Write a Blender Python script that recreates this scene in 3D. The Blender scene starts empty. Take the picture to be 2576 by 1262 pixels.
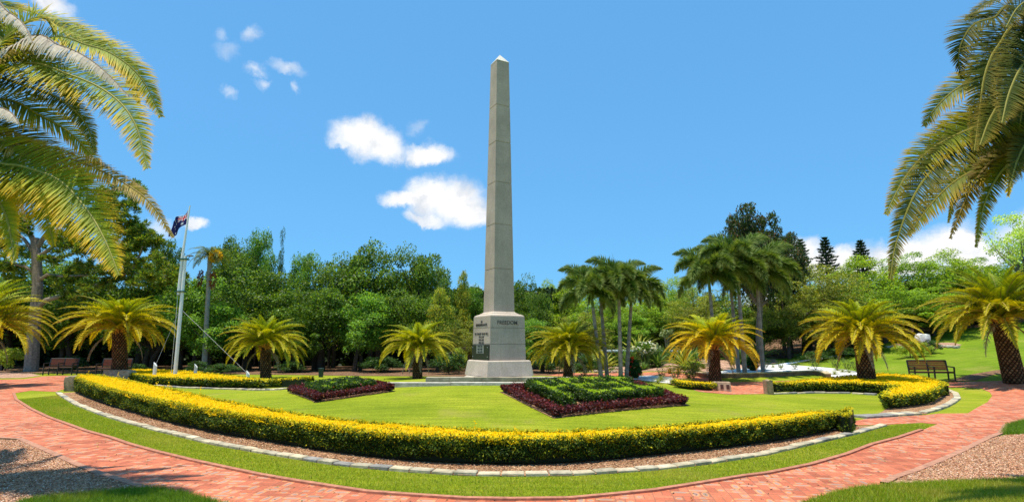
import bpy, math, random
import numpy as np
from mathutils import Vector, Matrix, Euler
from mathutils.geometry import delaunay_2d_cdt
R = math.radians
S = bpy.context.scene
COL = S.collection
# ------------------------------------------------------------------ camera
F, PITCH, EYE = 1413.0, R(9.48), 1.6
cd = bpy.data.cameras.new('camera'); cam = bpy.data.objects.new('camera', cd); COL.objects.link(cam)
cam.location = (0, 0, EYE); cam.rotation_euler = (R(90) + PITCH, 0, 0)
cd.sensor_width = 36; cd.lens = 36 * F / 2576; cd.clip_end = 3000; cd.clip_start = 0.1
S.camera = cam
# ------------------------------------------------------------------ sun + sky
SUN = Vector((-0.16, -0.09, 0.98)).normalized()
SKYC = dict(sky=0.115, cloud=.80)
sl = bpy.data.lights.new('sun', 'SUN'); sl.energy = 5.0; sl.angle = R(0.5); sl.color = (1, .93, .80)
so = bpy.data.objects.new('sun', sl); COL.objects.link(so)
so.rotation_euler = SUN.to_track_quat('Z', 'Y').to_euler(); so.location = (0, 0, 30)
S.view_settings.view_transform = 'Standard'; S.view_settings.look = 'None'
S.view_settings.exposure = 0.38; S.view_settings.gamma = 1
S.cycles.max_bounces = 6; S.cycles.diffuse_bounces = 3; S.cycles.transparent_max_bounces = 4
S.cycles.use_denoising = True

def ray(px, py):
    c, s = math.cos(PITCH), math.sin(PITCH)
    a, b = px - 1288, 631 - py
    return Vector((a, F * c - b * s, F * s + b * c))
def at(px, py, Y):
    d = ray(px, py); t = Y / d.y
    return Vector((d.x * t, Y, EYE + d.z * t))
def onz(px, py, z):
    d = ray(px, py); t = (z - EYE) / d.z
    return Vector((d.x * t, d.y * t, z))

W = bpy.data.worlds.new('World'); S.world = W; W.use_nodes = True
nt = W.node_tree; nt.nodes.clear()
def NN(nt, kind, **kw):
    n = nt.nodes.new(kind)
    for k, v in kw.items():
        if k.startswith('i_'):
            n.inputs[int(k[2:]) if k[2:].isdigit() else k[2:].replace('_', ' ')].default_value = v
        else: setattr(n, k, v)
    return n
def world():
    L = nt.links.new
    out = NN(nt, 'ShaderNodeOutputWorld'); bg = NN(nt, 'ShaderNodeBackground'); L(bg.outputs[0], out.inputs[0])
    bg.inputs[1].default_value = SKYC['sky']
    sky = NN(nt, 'ShaderNodeTexSky', sky_type='NISHITA', sun_disc=False)
    sky.sun_elevation = math.asin(SUN.z); sky.sun_rotation = math.atan2(SUN.x, SUN.y)
    sky.air_density = 1.0; sky.dust_density = 0.3; sky.ozone_density = 2.0; sky.altitude = 0
    # a flatter, clearer tropical blue: compress the sky's range, then tint it
    ex = .115 * 1.32
    a1 = NN(nt, 'ShaderNodeVectorMath', operation='SCALE'); L(sky.outputs[0], a1.inputs[0]); a1.inputs['Scale'].default_value = ex
    gm = NN(nt, 'ShaderNodeGamma'); L(a1.outputs[0], gm.inputs[0]); gm.inputs[1].default_value = .36
    hs = NN(nt, 'ShaderNodeVectorMath', operation='MULTIPLY'); L(gm.outputs[0], hs.inputs[0]); hs.inputs[1].default_value = (.258 / ex, .652 / ex, 1.05 / ex)
    tc = NN(nt, 'ShaderNodeTexCoord'); gen = tc.outputs['Generated']
    def noise(scale, det, amp, src):
        n = NN(nt, 'ShaderNodeTexNoise'); n.inputs['Scale'].default_value = scale; n.inputs['Detail'].default_value = det; n.inputs['Roughness'].default_value = .62
        L(src, n.inputs['Vector'])
        s = NN(nt, 'ShaderNodeVectorMath', operation='SUBTRACT'); L(n.outputs['Color'], s.inputs[0]); s.inputs[1].default_value = (.5, .5, .5)
        m = NN(nt, 'ShaderNodeVectorMath', operation='SCALE'); L(s.outputs[0], m.inputs[0]); m.inputs['Scale'].default_value = amp
        a = NN(nt, 'ShaderNodeVectorMath', operation='ADD'); L(src, a.inputs[0]); L(m.outputs[0], a.inputs[1])
        return a.outputs[0]
    d1 = noise(26, 6, .022, noise(9, 9, .085, gen))
    # cx, cy, half width, half height (pixels of the photo), thickness 0..1
    C = [(905, 345, 72, 52, 1), (960, 360, 66, 46, 1), (1068, 382, 62, 30, 1), (865, 362, 40, 22, .8), (1052, 322, 28, 14, .35),
         (1080, 495, 78, 56, 1), (1150, 500, 74, 60, 1), (1185, 530, 50, 42, 1), (1010, 505, 62, 26, 1), (1080, 545, 70, 18, .9),
         (500, 556, 36, 19, .9), (400, 575, 60, 28, .6), (120, 12, 62, 32, 1),
         (635, 82, 26, 28, .55), (548, 80, 16, 22, .32), (575, 125, 34, 28, .34), (650, 180, 34, 16, .6), (665, 212, 24, 14, .55), (735, 178, 46, 16, .68), (552, 227, 24, 14, .45), (758, 220, 14, 12, .5),
         (1990, 640, 70, 42, 1), (2090, 665, 120, 42, 1), (2280, 650, 130, 48, 1), (2400, 620, 90, 52, 1), (2460, 650, 90, 60, 1), (2200, 680, 200, 34, 1), (2420, 575, 42, 26, .5),
         (1930, 760, 60, 50, .9), (1180, 760, 50, 40, .8), (2650, 560, 120, 60, 1), (-200, 500, 160, 60, 1), (2900, 300, 180, 70, 1), (-500, 250, 200, 60, 1)]
    dens = None
    for cx, cy, a, b, th in C:
        c = ray(cx, cy); ln = c.length; c = c.normalized()
        r = Vector((c.y, -c.x, 0)).normalized(); u = r.cross(c)
        s = NN(nt, 'ShaderNodeVectorMath', operation='SUBTRACT'); L(d1, s.inputs[0]); s.inputs[1].default_value = c
        dr = NN(nt, 'ShaderNodeVectorMath', operation='DOT_PRODUCT'); L(s.outputs[0], dr.inputs[0]); dr.inputs[1].default_value = r * (ln / a)
        du = NN(nt, 'ShaderNodeVectorMath', operation='DOT_PRODUCT'); L(s.outputs[0], du.inputs[0]); du.inputs[1].default_value = u * (ln / b)
        cmb = NN(nt, 'ShaderNodeCombineXYZ'); L(dr.outputs['Value'], cmb.inputs[0]); L(du.outputs['Value'], cmb.inputs[1])
        # keep the far side of the sky out of it
        df = NN(nt, 'ShaderNodeVectorMath', operation='DOT_PRODUCT'); L(gen, df.inputs[0]); df.inputs[1].default_value = c
        lt = NN(nt, 'ShaderNodeMath', operation='LESS_THAN'); L(df.outputs['Value'], lt.inputs[0]); lt.inputs[1].default_value = 0
        mu = NN(nt, 'ShaderNodeMath', operation='MULTIPLY'); L(lt.outputs[0], mu.inputs[0]); mu.inputs[1].default_value = 50
        L(mu.outputs[0], cmb.inputs[2])
        le = NN(nt, 'ShaderNodeVectorMath', operation='LENGTH'); L(cmb.outputs[0], le.inputs[0])
        mr = NN(nt, 'ShaderNodeMapRange', interpolation_type='SMOOTHSTEP'); L(le.outputs['Value'], mr.inputs[0])
        mr.inputs[1].default_value = 1.22; mr.inputs[2].default_value = .45 if th > .7 else -.2; mr.inputs[3].default_value = 0; mr.inputs[4].default_value = th
        if dens is None: dens = mr.outputs[0]
        else:
            mx = NN(nt, 'ShaderNodeMath', operation='MAXIMUM'); L(dens, mx.inputs[0]); L(mr.outputs[0], mx.inputs[1]); dens = mx.outputs[0]
    # soft grey modelling inside the clouds
    n2 = NN(nt, 'ShaderNodeTexNoise'); n2.inputs['Scale'].default_value = 22; n2.inputs['Detail'].default_value = 6; L(d1, n2.inputs['Vector'])
    cr = NN(nt, 'ShaderNodeValToRGB'); L(n2.outputs[0], cr.inputs[0])
    k = SKYC['cloud'] / SKYC['sky']
    cr.color_ramp.elements[0].position = .36; cr.color_ramp.elements[0].color = (.76 * k, .80 * k, .86 * k, 1)
    cr.color_ramp.elements[1].position = .52; cr.color_ramp.elements[1].color = (1.0 * k, 1.0 * k, 1.0 * k, 1)
    mix = NN(nt, 'ShaderNodeMix', data_type='RGBA'); L(dens, mix.inputs[0]); L(hs.outputs[0], mix.inputs[6]); L(cr.outputs[0], mix.inputs[7])
    L(mix.outputs[2], bg.inputs[0])
world()
W.cycles.sampling_method = 'MANUAL'; W.cycles.sample_map_resolution = 512

# ------------------------------------------------------------------ terrain height
def sst(a, b, x):
    t = np.clip((x - a) / (b - a), 0, 1); return t * t * (3 - 2 * t)
MX, MY = -0.45, 18.0
def H(x, y):
    x = np.asarray(x, float); y = np.asarray(y, float)
    r = np.sqrt(((x - MX) / 10.5) ** 2 + ((y - MY) / 8.3) ** 2)
    m = 0.50 * (1 - sst(0.16, 1.0, r))
    Y0 = 22.5 - 2.5 * sst(13, 19, x)
    s = 0.055 * sst(3, 10, x) + 0.035 * sst(15, 30, x)
    dy = np.clip(y - Y0, 0, 45); dy = dy * dy / (dy + 2.0)
    h = s * dy + np.where(y > 12, 1, 0) * 0.09 * np.clip(x - 17, 0, 25) * sst(14, 22, y)
    b = 0.03 * np.sin(x * .21 + 1) * np.sin(y * .17) * sst(25, 32, y)
    return m + h + b
def hz(x, y): return float(H(x, y))
def gnd(px, py, dz=0.0, far=120):
    d = ray(px, py); o = Vector((0, 0, EYE)); d = d / d.y
    lo, y = 2.0, 2.0
    while y < far:
        p = o + d * y
        if p.z < hz(p.x, p.y) + dz:
            hi = y
            for _ in range(18):
                m = (lo + hi) / 2; p = o + d * m
                if p.z < hz(p.x, p.y) + dz: hi = m
                else: lo = m
            p = o + d * hi; return Vector((p.x, p.y, hz(p.x, p.y)))
        lo = y; y += .15
    p = o + d * far; return Vector((p.x, p.y, hz(p.x, p.y)))
def dense(pts, n=4):
    o = []
    for i in range(len(pts) - 1):
        a, b = pts[i], pts[i + 1]
        for k in range(n): o.append((a[0] + (b[0] - a[0]) * k / n, a[1] + (b[1] - a[1]) * k / n))
    o.append(pts[-1]); return o
def smooth(pts, it=2):
    for _ in range(it):
        q = [pts[0]]
        for i in range(len(pts) - 1):
            a, b = pts[i], pts[i + 1]
            q += [(a[0] * .75 + b[0] * .25, a[1] * .75 + b[1] * .25), (a[0] * .25 + b[0] * .75, a[1] * .25 + b[1] * .75)]
        q.append(pts[-1]); pts = q
    return pts
def G2(pts, dz=0.0): return [(p.x, p.y) for p in (gnd(a, b, dz) for a, b in pts)]

# ------------------------------------------------------------------ mesh helpers
class MB:
    def __init__(s): s.v = []; s.f4 = []; s.f3 = []; s.c = []; s.n = 0; s.m4 = []; s.m3 = []
    def add(s, v, f, col=(1, 1, 1), mat=0):
        v = np.asarray(v, float).reshape(-1, 3); f = np.asarray(f, int)
        if f.size == 0: return
        s.v.append(v); c = np.asarray(col, float)
        if c.ndim == 1: c = np.tile(c[:3], (len(v), 1))
        s.c.append(c)
        if f.shape[1] == 4: s.f4.append(f + s.n); s.m4.append(np.full(len(f), mat))
        else: s.f3.append(f + s.n); s.m3.append(np.full(len(f), mat))
        s.n += len(v)
    def box(s, x0, x1, y0, y1, z0, z1, col=(1, 1, 1), M=None, taper=0, mat=0):
        t = taper
        v = np.array([(x0, y0, z0), (x1, y0, z0), (x1, y1, z0), (x0, y1, z0), (x0 + t, y0 + t, z1), (x1 - t, y0 + t, z1), (x1 - t, y1 - t, z1), (x0 + t, y1 - t, z1)])
        if M is not None: v = np.array([tuple(M @ Vector(q)) for q in v])
        s.add(v, [(3, 2, 1, 0), (4, 5, 6, 7), (0, 1, 5, 4), (1, 2, 6, 5), (2, 3, 7, 6), (3, 0, 4, 7)], col, mat)
    def tube(s, P, rad, k=8, col=(1, 1, 1), cap=True, mat=0):
        P = [Vector(p) for p in P]; n = len(P)
        if not hasattr(rad, '__len__'): rad = [rad] * n
        V = []; ref = Vector((0.13, 0.31, 0.94))
        for i in range(n):
            t = (P[min(i + 1, n - 1)] - P[max(i - 1, 0)])
            if t.length < 1e-9: t = Vector((0, 0, 1))
            t.normalize()
            if abs(t.z) > .9: ref = Vector((1, 0, 0))
            a = t.cross(ref).normalized(); b = t.cross(a)
            if i:
                a = (pa - t * pa.dot(t)); a = a.normalized() if a.length > 1e-6 else t.orthogonal().normalized(); b = t.cross(a)
            pa = a
            for j in range(k):
                th = 2 * math.pi * j / k
                V.append(tuple(P[i] + (a * math.cos(th) + b * math.sin(th)) * rad[i]))
        f = [(i * k + j, i * k + (j + 1) % k, (i + 1) * k + (j + 1) % k, (i + 1) * k + j) for i in range(n - 1) for j in range(k)]
        s.add(V, f, col, mat)
        if cap:
            for e, idx in ((0, 0), (n - 1, n - 1)):
                b0 = [V[idx * k + j] for j in range(k)] + [tuple(P[idx])]
                s.add(b0, [(j, (j + 1) % k, k) if e == 0 else ((j + 1) % k, j, k) for j in range(k)], col if np.asarray(col).ndim == 1 else col[:k + 1], mat)
    def leaves(s, P, D, N, ln, wd, col):
        """diamond leaves: centres P, directions D, normals N, lengths, widths, colours"""
        n = len(P); D = D / np.maximum(np.linalg.norm(D, axis=1, keepdims=True), 1e-9)
        Sd = np.cross(D, N); Sd /= np.maximum(np.linalg.norm(Sd, axis=1, keepdims=True), 1e-9)
        ln = np.broadcast_to(ln, n)[:, None]; wd = np.broadcast_to(wd, n)[:, None]
        v = np.stack([P - D * ln * .5, P - D * ln * .05 + Sd * wd * .5, P + D * ln * .5, P - D * ln * .05 - Sd * wd * .5], 1).reshape(-1, 3)
        f = np.arange(4 * n).reshape(n, 4)
        s.add(v, f, np.repeat(col, 4, axis=0))
    def mesh(s, name, mats, shade=False):
        me = bpy.data.meshes.new(name)
        v = np.concatenate(s.v) if s.v else np.zeros((0, 3)); c = np.concatenate(s.c)
        f4 = np.concatenate(s.f4) if s.f4 else np.zeros((0, 4), int); f3 = np.concatenate(s.f3) if s.f3 else np.zeros((0, 3), int)
        me.vertices.add(len(v)); me.vertices.foreach_set('co', v.astype(np.float32).ravel())
        nl = f4.size + f3.size; me.loops.add(nl); me.polygons.add(len(f4) + len(f3))
        me.loops.foreach_set('vertex_index', np.concatenate([f4.ravel(), f3.ravel()]).astype(np.int32))
        st = np.concatenate([np.arange(len(f4)) * 4, f4.size + np.arange(len(f3)) * 3]).astype(np.int32)
        me.polygons.foreach_set('loop_start', st)
        mi = np.concatenate((s.m4 if s.m4 else []) + (s.m3 if s.m3 else [])).astype(np.int32)
        me.polygons.foreach_set('material_index', mi)
        me.polygons.foreach_set('use_smooth', np.full(len(st), bool(shade)))
        at_ = me.attributes.new('Col', 'FLOAT_COLOR', 'POINT')
        at_.data.foreach_set('color', np.concatenate([c, np.ones((len(c), 1))], 1).astype(np.float32).ravel())
        for m in (mats if isinstance(mats, (list, tuple)) else [mats]): me.materials.append(m)
        me.update(calc_edges=True); me.validate()
        return me
def O(name, me, parent=None, loc=None, rot=None, scale=None, label=None, cat=None, group=None, kind=None):
    o = bpy.data.objects.new(name, me); COL.objects.link(o)
    if parent: o.parent = parent
    if loc is not None: o.location = loc
    if rot is not None: o.rotation_euler = rot
    if scale is not None: o.scale = scale
    if label: o['label'] = label
    if cat: o['category'] = cat
    if group: o['group'] = group
    if kind: o['kind'] = kind
    return o
def T(name, loc, label, cat, group=None, rot=None, scale=None): return O(name, None, None, loc, rot, scale, label, cat, group)

# ------------------------------------------------------------------ materials
def mat(name):
    m = bpy.data.materials.new(name); m.use_nodes = True; t = m.node_tree
    return m, t, t.nodes['Principled BSDF'], t.links.new
def ramp(t, src, stops):
    r = NN(t, 'ShaderNodeValToRGB'); t.links.new(src, r.inputs[0]); e = r.color_ramp.elements
    while len(e) < len(stops): e.new(.5)
    for k, (p, c) in enumerate(stops): e[k].position = p; e[k].color = (*c, 1)
    return r.outputs[0]
def tnoise(t, scale, det=5, rough=.6, src=None, out=0):
    n = NN(t, 'ShaderNodeTexNoise'); n.inputs['Scale'].default_value = scale; n.inputs['Detail'].default_value = det; n.inputs['Roughness'].default_value = rough
    if src is not None: t.links.new(src, n.inputs['Vector'])
    return n.outputs[out]
def bump(t, b, src, strength=.5, dist=.02):
    n = NN(t, 'ShaderNodeBump'); n.inputs['Strength'].default_value = strength; n.inputs['Distance'].default_value = dist
    t.links.new(src, n.inputs['Height']); t.links.new(n.outputs[0], b.inputs['Normal'])
def mixc(t, fac, a, b, mode='MIX'):
    n = NN(t, 'ShaderNodeMix', data_type='RGBA', blend_type=mode)
    for i, x in ((0, fac), (6, a), (7, b)):
        if hasattr(x, 'links'): t.links.new(x, n.inputs[i])
        elif i == 0: n.inputs[0].default_value = x
        else: n.inputs[i].default_value = (*x, 1)
    return n.outputs[2]
def geo(t): return NN(t, 'ShaderNodeNewGeometry').outputs['Position']
def foliage(name, trans=.3, rough=.5, spec=.35):
    m, t, b, L = mat(name)
    a = NN(t, 'ShaderNodeAttribute', attribute_name='Col').outputs[0]
    b.inputs['Roughness'].default_value = rough; b.inputs['Specular IOR Level'].default_value = spec
    L(a, b.inputs['Base Color'])
    tr = NN(t, 'ShaderNodeBsdfTranslucent'); c = mixc(t, 1.0, a, (1.5, 1.35, .5), 'MULTIPLY'); L(c, tr.inputs[0])
    mx = NN(t, 'ShaderNodeMixShader'); mx.inputs[0].default_value = trans
    L(b.outputs[0], mx.inputs[1]); L(tr.outputs[0], mx.inputs[2])
    L(mx.outputs[0], t.nodes['Material Output'].inputs[0]); return m
def colmat(name, rough=.7, spec=.3, nscale=0, namt=.3, bscale=0, bstr=.4, bdist=.01):
    m, t, b, L = mat(name)
    a = NN(t, 'ShaderNodeAttribute', attribute_name='Col').outputs[0]
    if nscale:
        g = geo(t); f = ramp(t, tnoise(t, nscale, 6, .65, g), [(.3, (1 - namt,) * 3), (.7, (1 + namt,) * 3)])
        a = mixc(t, 1.0, a, f, 'MULTIPLY')
    L(a, b.inputs['Base Color']); b.inputs['Roughness'].default_value = rough; b.inputs['Specular IOR Level'].default_value = spec
    if bscale: bump(t, b, tnoise(t, bscale, 6, .7, geo(t)), bstr, bdist)
    return m
M = {}
M['leaf'] = foliage('leaf_green', .42)
M['gold'] = foliage('leaf_golden', .3, .6, .2)
M['palm'] = foliage('palm_leaf', .3, .6, .2)
M['bark'] = colmat('tree_bark', .9, .1, 9, .45, 30, .8, .02)
M['trunk'] = colmat('palm_trunk', .9, .1, 14, .5, 40, .6, .01)
M['ringed'] = colmat('ringed_trunk', .8, .2, 6, .25, 25, .3, .01)
M['white'] = colmat('white_paint', .4, .4, 3, .06)
M['metal'] = colmat('dark_metal', .45, .5)
M['wood'] = colmat('bench_timber', .6, .3, 12, .35, 60, .2, .003)
M['flag'] = colmat('flag_cloth', .8, .1)
M['stone'] = colmat('sandstone', .9, .15, 5, .4, 14, .8, .02)
M['rock'] = colmat('rock', .9, .1, 8, .3, 10, .8, .03)
M['plain'] = colmat('painted', .7, .2)

def lawn_mat():
    m, t, b, L = mat('lawn'); g = geo(t)
    c1 = ramp(t, tnoise(t, .35, 4, .6, g), [(.32, (.19, .25, .010)), (.5, (.26, .31, .014)), (.68, (.33, .345, .025))])
    c2 = ramp(t, tnoise(t, 28, 6, .75, g), [(.3, (.45, .5, .4)), (.7, (1.45, 1.4, 1.4))])
    c = mixc(t, 1.0, c1, c2, 'MULTIPLY')
    mp = NN(t, 'ShaderNodeMapping'); L(g, mp.inputs[0]); mp.inputs['Rotation'].default_value = (0, 0, .25); mp.inputs['Scale'].default_value = (.5, 4.0, 1)
    st = ramp(t, tnoise(t, 1.6, 5, .7, mp.outputs[0]), [(.36, (.80, .84, .7)), (.64, (1.22, 1.16, 1.4))])
    c = mixc(t, 1.0, c, st, 'MULTIPLY')
    dry = ramp(t, tnoise(t, .55, 5, .65, g), [(.55, (0, 0, 0)), (.74, (1, 1, 1))])
    # the slope is tinted a deeper green than the formal lawn
    sp = NN(t, 'ShaderNodeSeparateXYZ'); L(g, sp.inputs[0]); sm = NN(t, 'ShaderNodeMapRange', interpolation_type='SMOOTHSTEP'); L(sp.outputs[0], sm.inputs[0]); sm.inputs[1].default_value = 13; sm.inputs[2].default_value = 17
    sy = NN(t, 'ShaderNodeMapRange', interpolation_type='SMOOTHSTEP'); L(sp.outputs[1], sy.inputs[0]); sy.inputs[1].default_value = 20.5; sy.inputs[2].default_value = 22.5
    sx2 = NN(t, 'ShaderNodeMath', operation='MULTIPLY'); L(sm.outputs[0], sx2.inputs[0]); L(sy.outputs[0], sx2.inputs[1])
    c = mixc(t, sx2.outputs[0], c, mixc(t, 1.0, c, (.62, .78, .8), 'MULTIPLY'))
    df = NN(t, 'ShaderNodeMath', operation='MULTIPLY'); L(dry, df.inputs[0]); df.inputs[1].default_value = .55
    c = mixc(t, df.outputs[0], c, (.34, .27, .08))
    L(c, b.inputs['Base Color']); b.inputs['Roughness'].default_value = .9; b.inputs['Specular IOR Level'].default_value = .1
    bump(t, b, tnoise(t, 60, 5, .8, g), .9, .03); return m
def mulch_mat(name, a, c, d, fine=70):
    m, t, b, L = mat(name); g = geo(t)
    v = NN(t, 'ShaderNodeTexVoronoi'); v.inputs['Scale'].default_value = fine; L(g, v.inputs['Vector'])
    mp = NN(t, 'ShaderNodeMapping'); L(g, mp.inputs[0]); mp.inputs['Scale'].default_value = (1, 2.2, 1); L(mp.outputs[0], v.inputs['Vector'])
    sx = NN(t, 'ShaderNodeSeparateColor'); L(v.outputs['Color'], sx.inputs[0])
    c1 = ramp(t, sx.outputs[0], [(.0, d), (.35, a), (.8, c), (1, tuple(min(1, q * 1.5) for q in c))])
    c2 = ramp(t, tnoise(t, 1.3, 5, .6, g), [(.3, (.7, .68, .66)), (.7, (1.25, 1.25, 1.25))])
    L(mixc(t, 1.0, c1, c2, 'MULTIPLY'), b.inputs['Base Color']); b.inputs['Roughness'].default_value = .95; b.inputs['Specular IOR Level'].default_value = .1
    bump(t, b, sx.outputs[1], .8, .02); return m
def brick_mat():
    m, t, b, L = mat('brick_paving'); g = geo(t)
    def mt(op, x, y=None, z=None):
        n = NN(t, 'ShaderNodeMath', operation=op)
        for i, q in enumerate((x, y, z)):
            if q is None: continue
            if hasattr(q, 'links'): L(q, n.inputs[i])
            else: n.inputs[i].default_value = q
        return n.outputs[0]
    mp = NN(t, 'ShaderNodeMapping'); L(g, mp.inputs[0]); mp.inputs['Rotation'].default_value = (0, 0, R(8)); mp.inputs['Scale'].default_value = (1 / .205,) * 3
    w = NN(t, 'ShaderNodeSeparateXYZ'); L(mp.outputs[0], w.inputs[0]); x, y = w.outputs[0], w.outputs[1]
    cx, cy, fx, fy = mt('FLOOR', x), mt('FLOOR', y), mt('FRACT', x), mt('FRACT', y)
    par = mt('PINGPONG', mt('ADD', cx, cy), 1.0)
    u = mt('ADD', mt('MULTIPLY', fx, par), mt('MULTIPLY', fy, mt('SUBTRACT', 1.0, par)))
    vv = mt('ADD', mt('MULTIPLY', fy, par), mt('MULTIPLY', fx, mt('SUBTRACT', 1.0, par)))
    half = mt('GREATER_THAN', u, .5); uu = mt('FRACT', mt('MULTIPLY', u, 2.0))
    e1 = mt('MINIMUM', mt('MINIMUM', uu, mt('SUBTRACT', 1.0, uu)), mt('MULTIPLY', mt('MINIMUM', vv, mt('SUBTRACT', 1.0, vv)), 2.0))
    joint = mt('LESS_THAN', e1, .055)
    cid = NN(t, 'ShaderNodeCombineXYZ'); L(cx, cid.inputs[0]); L(cy, cid.inputs[1]); L(half, cid.inputs[2])
    wn = NN(t, 'ShaderNodeTexWhiteNoise', noise_dimensions='3D'); L(cid.outputs[0], wn.inputs[0])
    base = ramp(t, wn.outputs[0], [(0, (.36, .10, .050)), (.3, (.48, .135, .066)), (.6, (.54, .16, .078)), (.88, (.60, .205, .11)), (1, (.31, .11, .065))])
    mott = ramp(t, tnoise(t, 30, 5, .7, g), [(.3, (.8, .8, .8)), (.7, (1.2, 1.2, 1.2))]); base = mixc(t, 1.0, base, mott, 'MULTIPLY')
    sc = NN(t, 'ShaderNodeSeparateColor'); L(wn.outputs[1], sc.inputs[0])
    # flashed blue-grey hearts: round spots on some bricks, long bars on others
    du = mt('ABSOLUTE', mt('SUBTRACT', uu, .5)); dv = mt('ABSOLUTE', mt('SUBTRACT', vv, .5))
    rx = mt('ADD', .05, mt('MULTIPLY', mt('GREATER_THAN', sc.outputs[1], .62), .22))
    d = mt('SQRT', mt('ADD', mt('POWER', mt('DIVIDE', du, .27), 2.0), mt('POWER', mt('DIVIDE', dv, mt('ADD', rx, .12)), 2.0)))
    nb = mt('MULTIPLY', mt('SUBTRACT', tnoise(t, 12, 3, .6, g), .5), .8); d = mt('ADD', d, nb)
    patch = mt('GREATER_THAN', tnoise(t, .45, 3, .6, g), .50)
    on = mt('MULTIPLY', mt('GREATER_THAN', mt('ADD', sc.outputs[0], mt('MULTIPLY', patch, .28)), .66), 1.0)
    halo = mt('MULTIPLY', mt('LESS_THAN', d, 1.35), on); spot = mt('MULTIPLY', mt('LESS_THAN', d, .95), on)
    c = mixc(t, mt('MULTIPLY', halo, .5), base, (.72, .36, .12)); c = mixc(t, mt('MULTIPLY', spot, .75), c, (.26, .20, .20))
    dirt = ramp(t, tnoise(t, .8, 5, .6, g), [(.33, (.74, .70, .66)), (.48, (1, .98, .96)), (.68, (1.12, 1.10, 1.08))]); c = mixc(t, 1.0, c, dirt, 'MULTIPLY')
    c = mixc(t, mt('MULTIPLY', joint, .6), c, (.20, .11, .065))
    L(c, b.inputs['Base Color']); b.inputs['Roughness'].default_value = .8; b.inputs['Specular IOR Level'].default_value = .25
    bump(t, b, mt('SUBTRACT', 1.0, joint), .6, .008); return m
def granite_mat(name, c0=(.435, .35, .29), warm=.4):
    m, t, b, L = mat(name); g = geo(t)
    sp = ramp(t, tnoise(t, 75, 3, .9, g), [(.36, (.55, .55, .55)), (.5, (1, 1, 1)), (.64, (1.38, 1.36, 1.3))])
    big = ramp(t, tnoise(t, 1.4, 6, .65, g), [(.35, tuple(q * .86 for q in c0)), (.65, tuple(q * 1.1 for q in c0))])
    c = mixc(t, 1.0, big, sp, 'MULTIPLY')
    mp = NN(t, 'ShaderNodeMapping'); L(g, mp.inputs[0]); mp.inputs['Scale'].default_value = (9, 9, .5)
    stn = ramp(t, tnoise(t, 1.0, 5, .7, mp.outputs[0]), [(.52, (0, 0, 0)), (.72, (1, 1, 1))])
    f = NN(t, 'ShaderNodeMath', operation='MULTIPLY'); L(stn, f.inputs[0]); f.inputs[1].default_value = warm
    c = mixc(t, f.outputs[0], c, (.36, .28, .17))
    L(c, b.inputs['Base Color']); b.inputs['Roughness'].default_value = .8; b.inputs['Specular IOR Level'].default_value = .25
    bump(t, b, tnoise(t, 80, 3, .7, g), .25, .004); return m
M['lawn'] = lawn_mat()
M['mulch'] = mulch_mat('bark_mulch', (.33, .17, .085), (.52, .32, .18), (.10, .045, .025), 55)
M['chips'] = mulch_mat('weathered_chips', (.42, .23, .12), (.62, .42, .26), (.16, .075, .04), 70)
M['litter'] = mulch_mat('leaf_litter', (.16, .085, .05), (.27, .16, .09), (.05, .03, .02), 30)
M['gravel'] = mulch_mat('white_gravel', (.72, .71, .68), (.82, .81, .79), (.50, .48, .45), 30)
M['soil'] = mulch_mat('pinkish_soil', (.40, .23, .15), (.52, .34, .24), (.22, .12, .08), 24)
M['brick'] = brick_mat()
M['granite'] = granite_mat('granite'); M['granite_pale'] = granite_mat('granite_pale', (.52, .43, .345), .5); M['cap'] = granite_mat('cap_stone', (.62, .58, .50), .2)

# ------------------------------------------------------------------ ground sheets
def terrain():
    mb = MB()
    xs = np.concatenate([np.linspace(-420, -60, 13)[:-1], np.arange(-60, 60, .5), np.linspace(60, 420, 13)])
    ys = np.concatenate([np.linspace(-120, -4, 9)[:-1], np.arange(-4, 60, .5), np.linspace(60, 600, 14)])
    X, Y = np.meshgrid(xs, ys, indexing='ij'); Z = H(X, Y)
    n, k = X.shape; idx = np.arange(n * k).reshape(n, k)
    f = np.stack([idx[:-1, :-1], idx[1:, :-1], idx[1:, 1:], idx[:-1, 1:]], -1).reshape(-1, 4)
    mb.add(np.stack([X, Y, Z], -1).reshape(-1, 3), f)
    O('lawn', mb.mesh('lawn', M['lawn'], True), kind='structure', label='green mown lawn over a low mound and gentle slope')
terrain()
def inside(poly, P):
    x, y = P[:, 0], P[:, 1]; ins = np.zeros(len(P), bool); n = len(poly)
    for i in range(n):
        x0, y0 = poly[i]; x1, y1 = poly[(i + 1) % n]
        if y0 == y1: continue
        c = ((y0 > y) != (y1 > y)) & (x < (x1 - x0) * (y - y0) / (y1 - y0) + x0); ins ^= c
    return ins
def sheet(name, poly, matl, dz, step=.4, **kw):
    P = np.array(poly); lo, hi = P.min(0), P.max(0)
    gx, gy = np.meshgrid(np.arange(lo[0], hi[0], step), np.arange(lo[1], hi[1], step)); g = np.stack([gx.ravel(), gy.ravel()], 1)
    g = g[inside(poly, g)]
    vs = [Vector(p) for p in poly] + [Vector(q) for q in g]; n = len(poly)
    r = delaunay_2d_cdt(vs, [(i, (i + 1) % n) for i in range(n)], [list(range(n))], 1, 1e-5)
    mb = MB(); v = np.array([(p.x, p.y) for p in r[0]]); z = H(v[:, 0], v[:, 1]) + dz
    f = np.array([list(q) for q in r[2] if len(q) == 3])
    a = v[f[:, 1]] - v[f[:, 0]]; b_ = v[f[:, 2]] - v[f[:, 0]]; fl = (a[:, 0] * b_[:, 1] - a[:, 1] * b_[:, 0]) < 0
    f[fl] = f[fl][:, ::-1]
    mb.add(np.column_stack([v, z]), f)
    kw.setdefault('kind', 'structure')
    return O(name, mb.mesh(name, matl, True), **kw)

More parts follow.
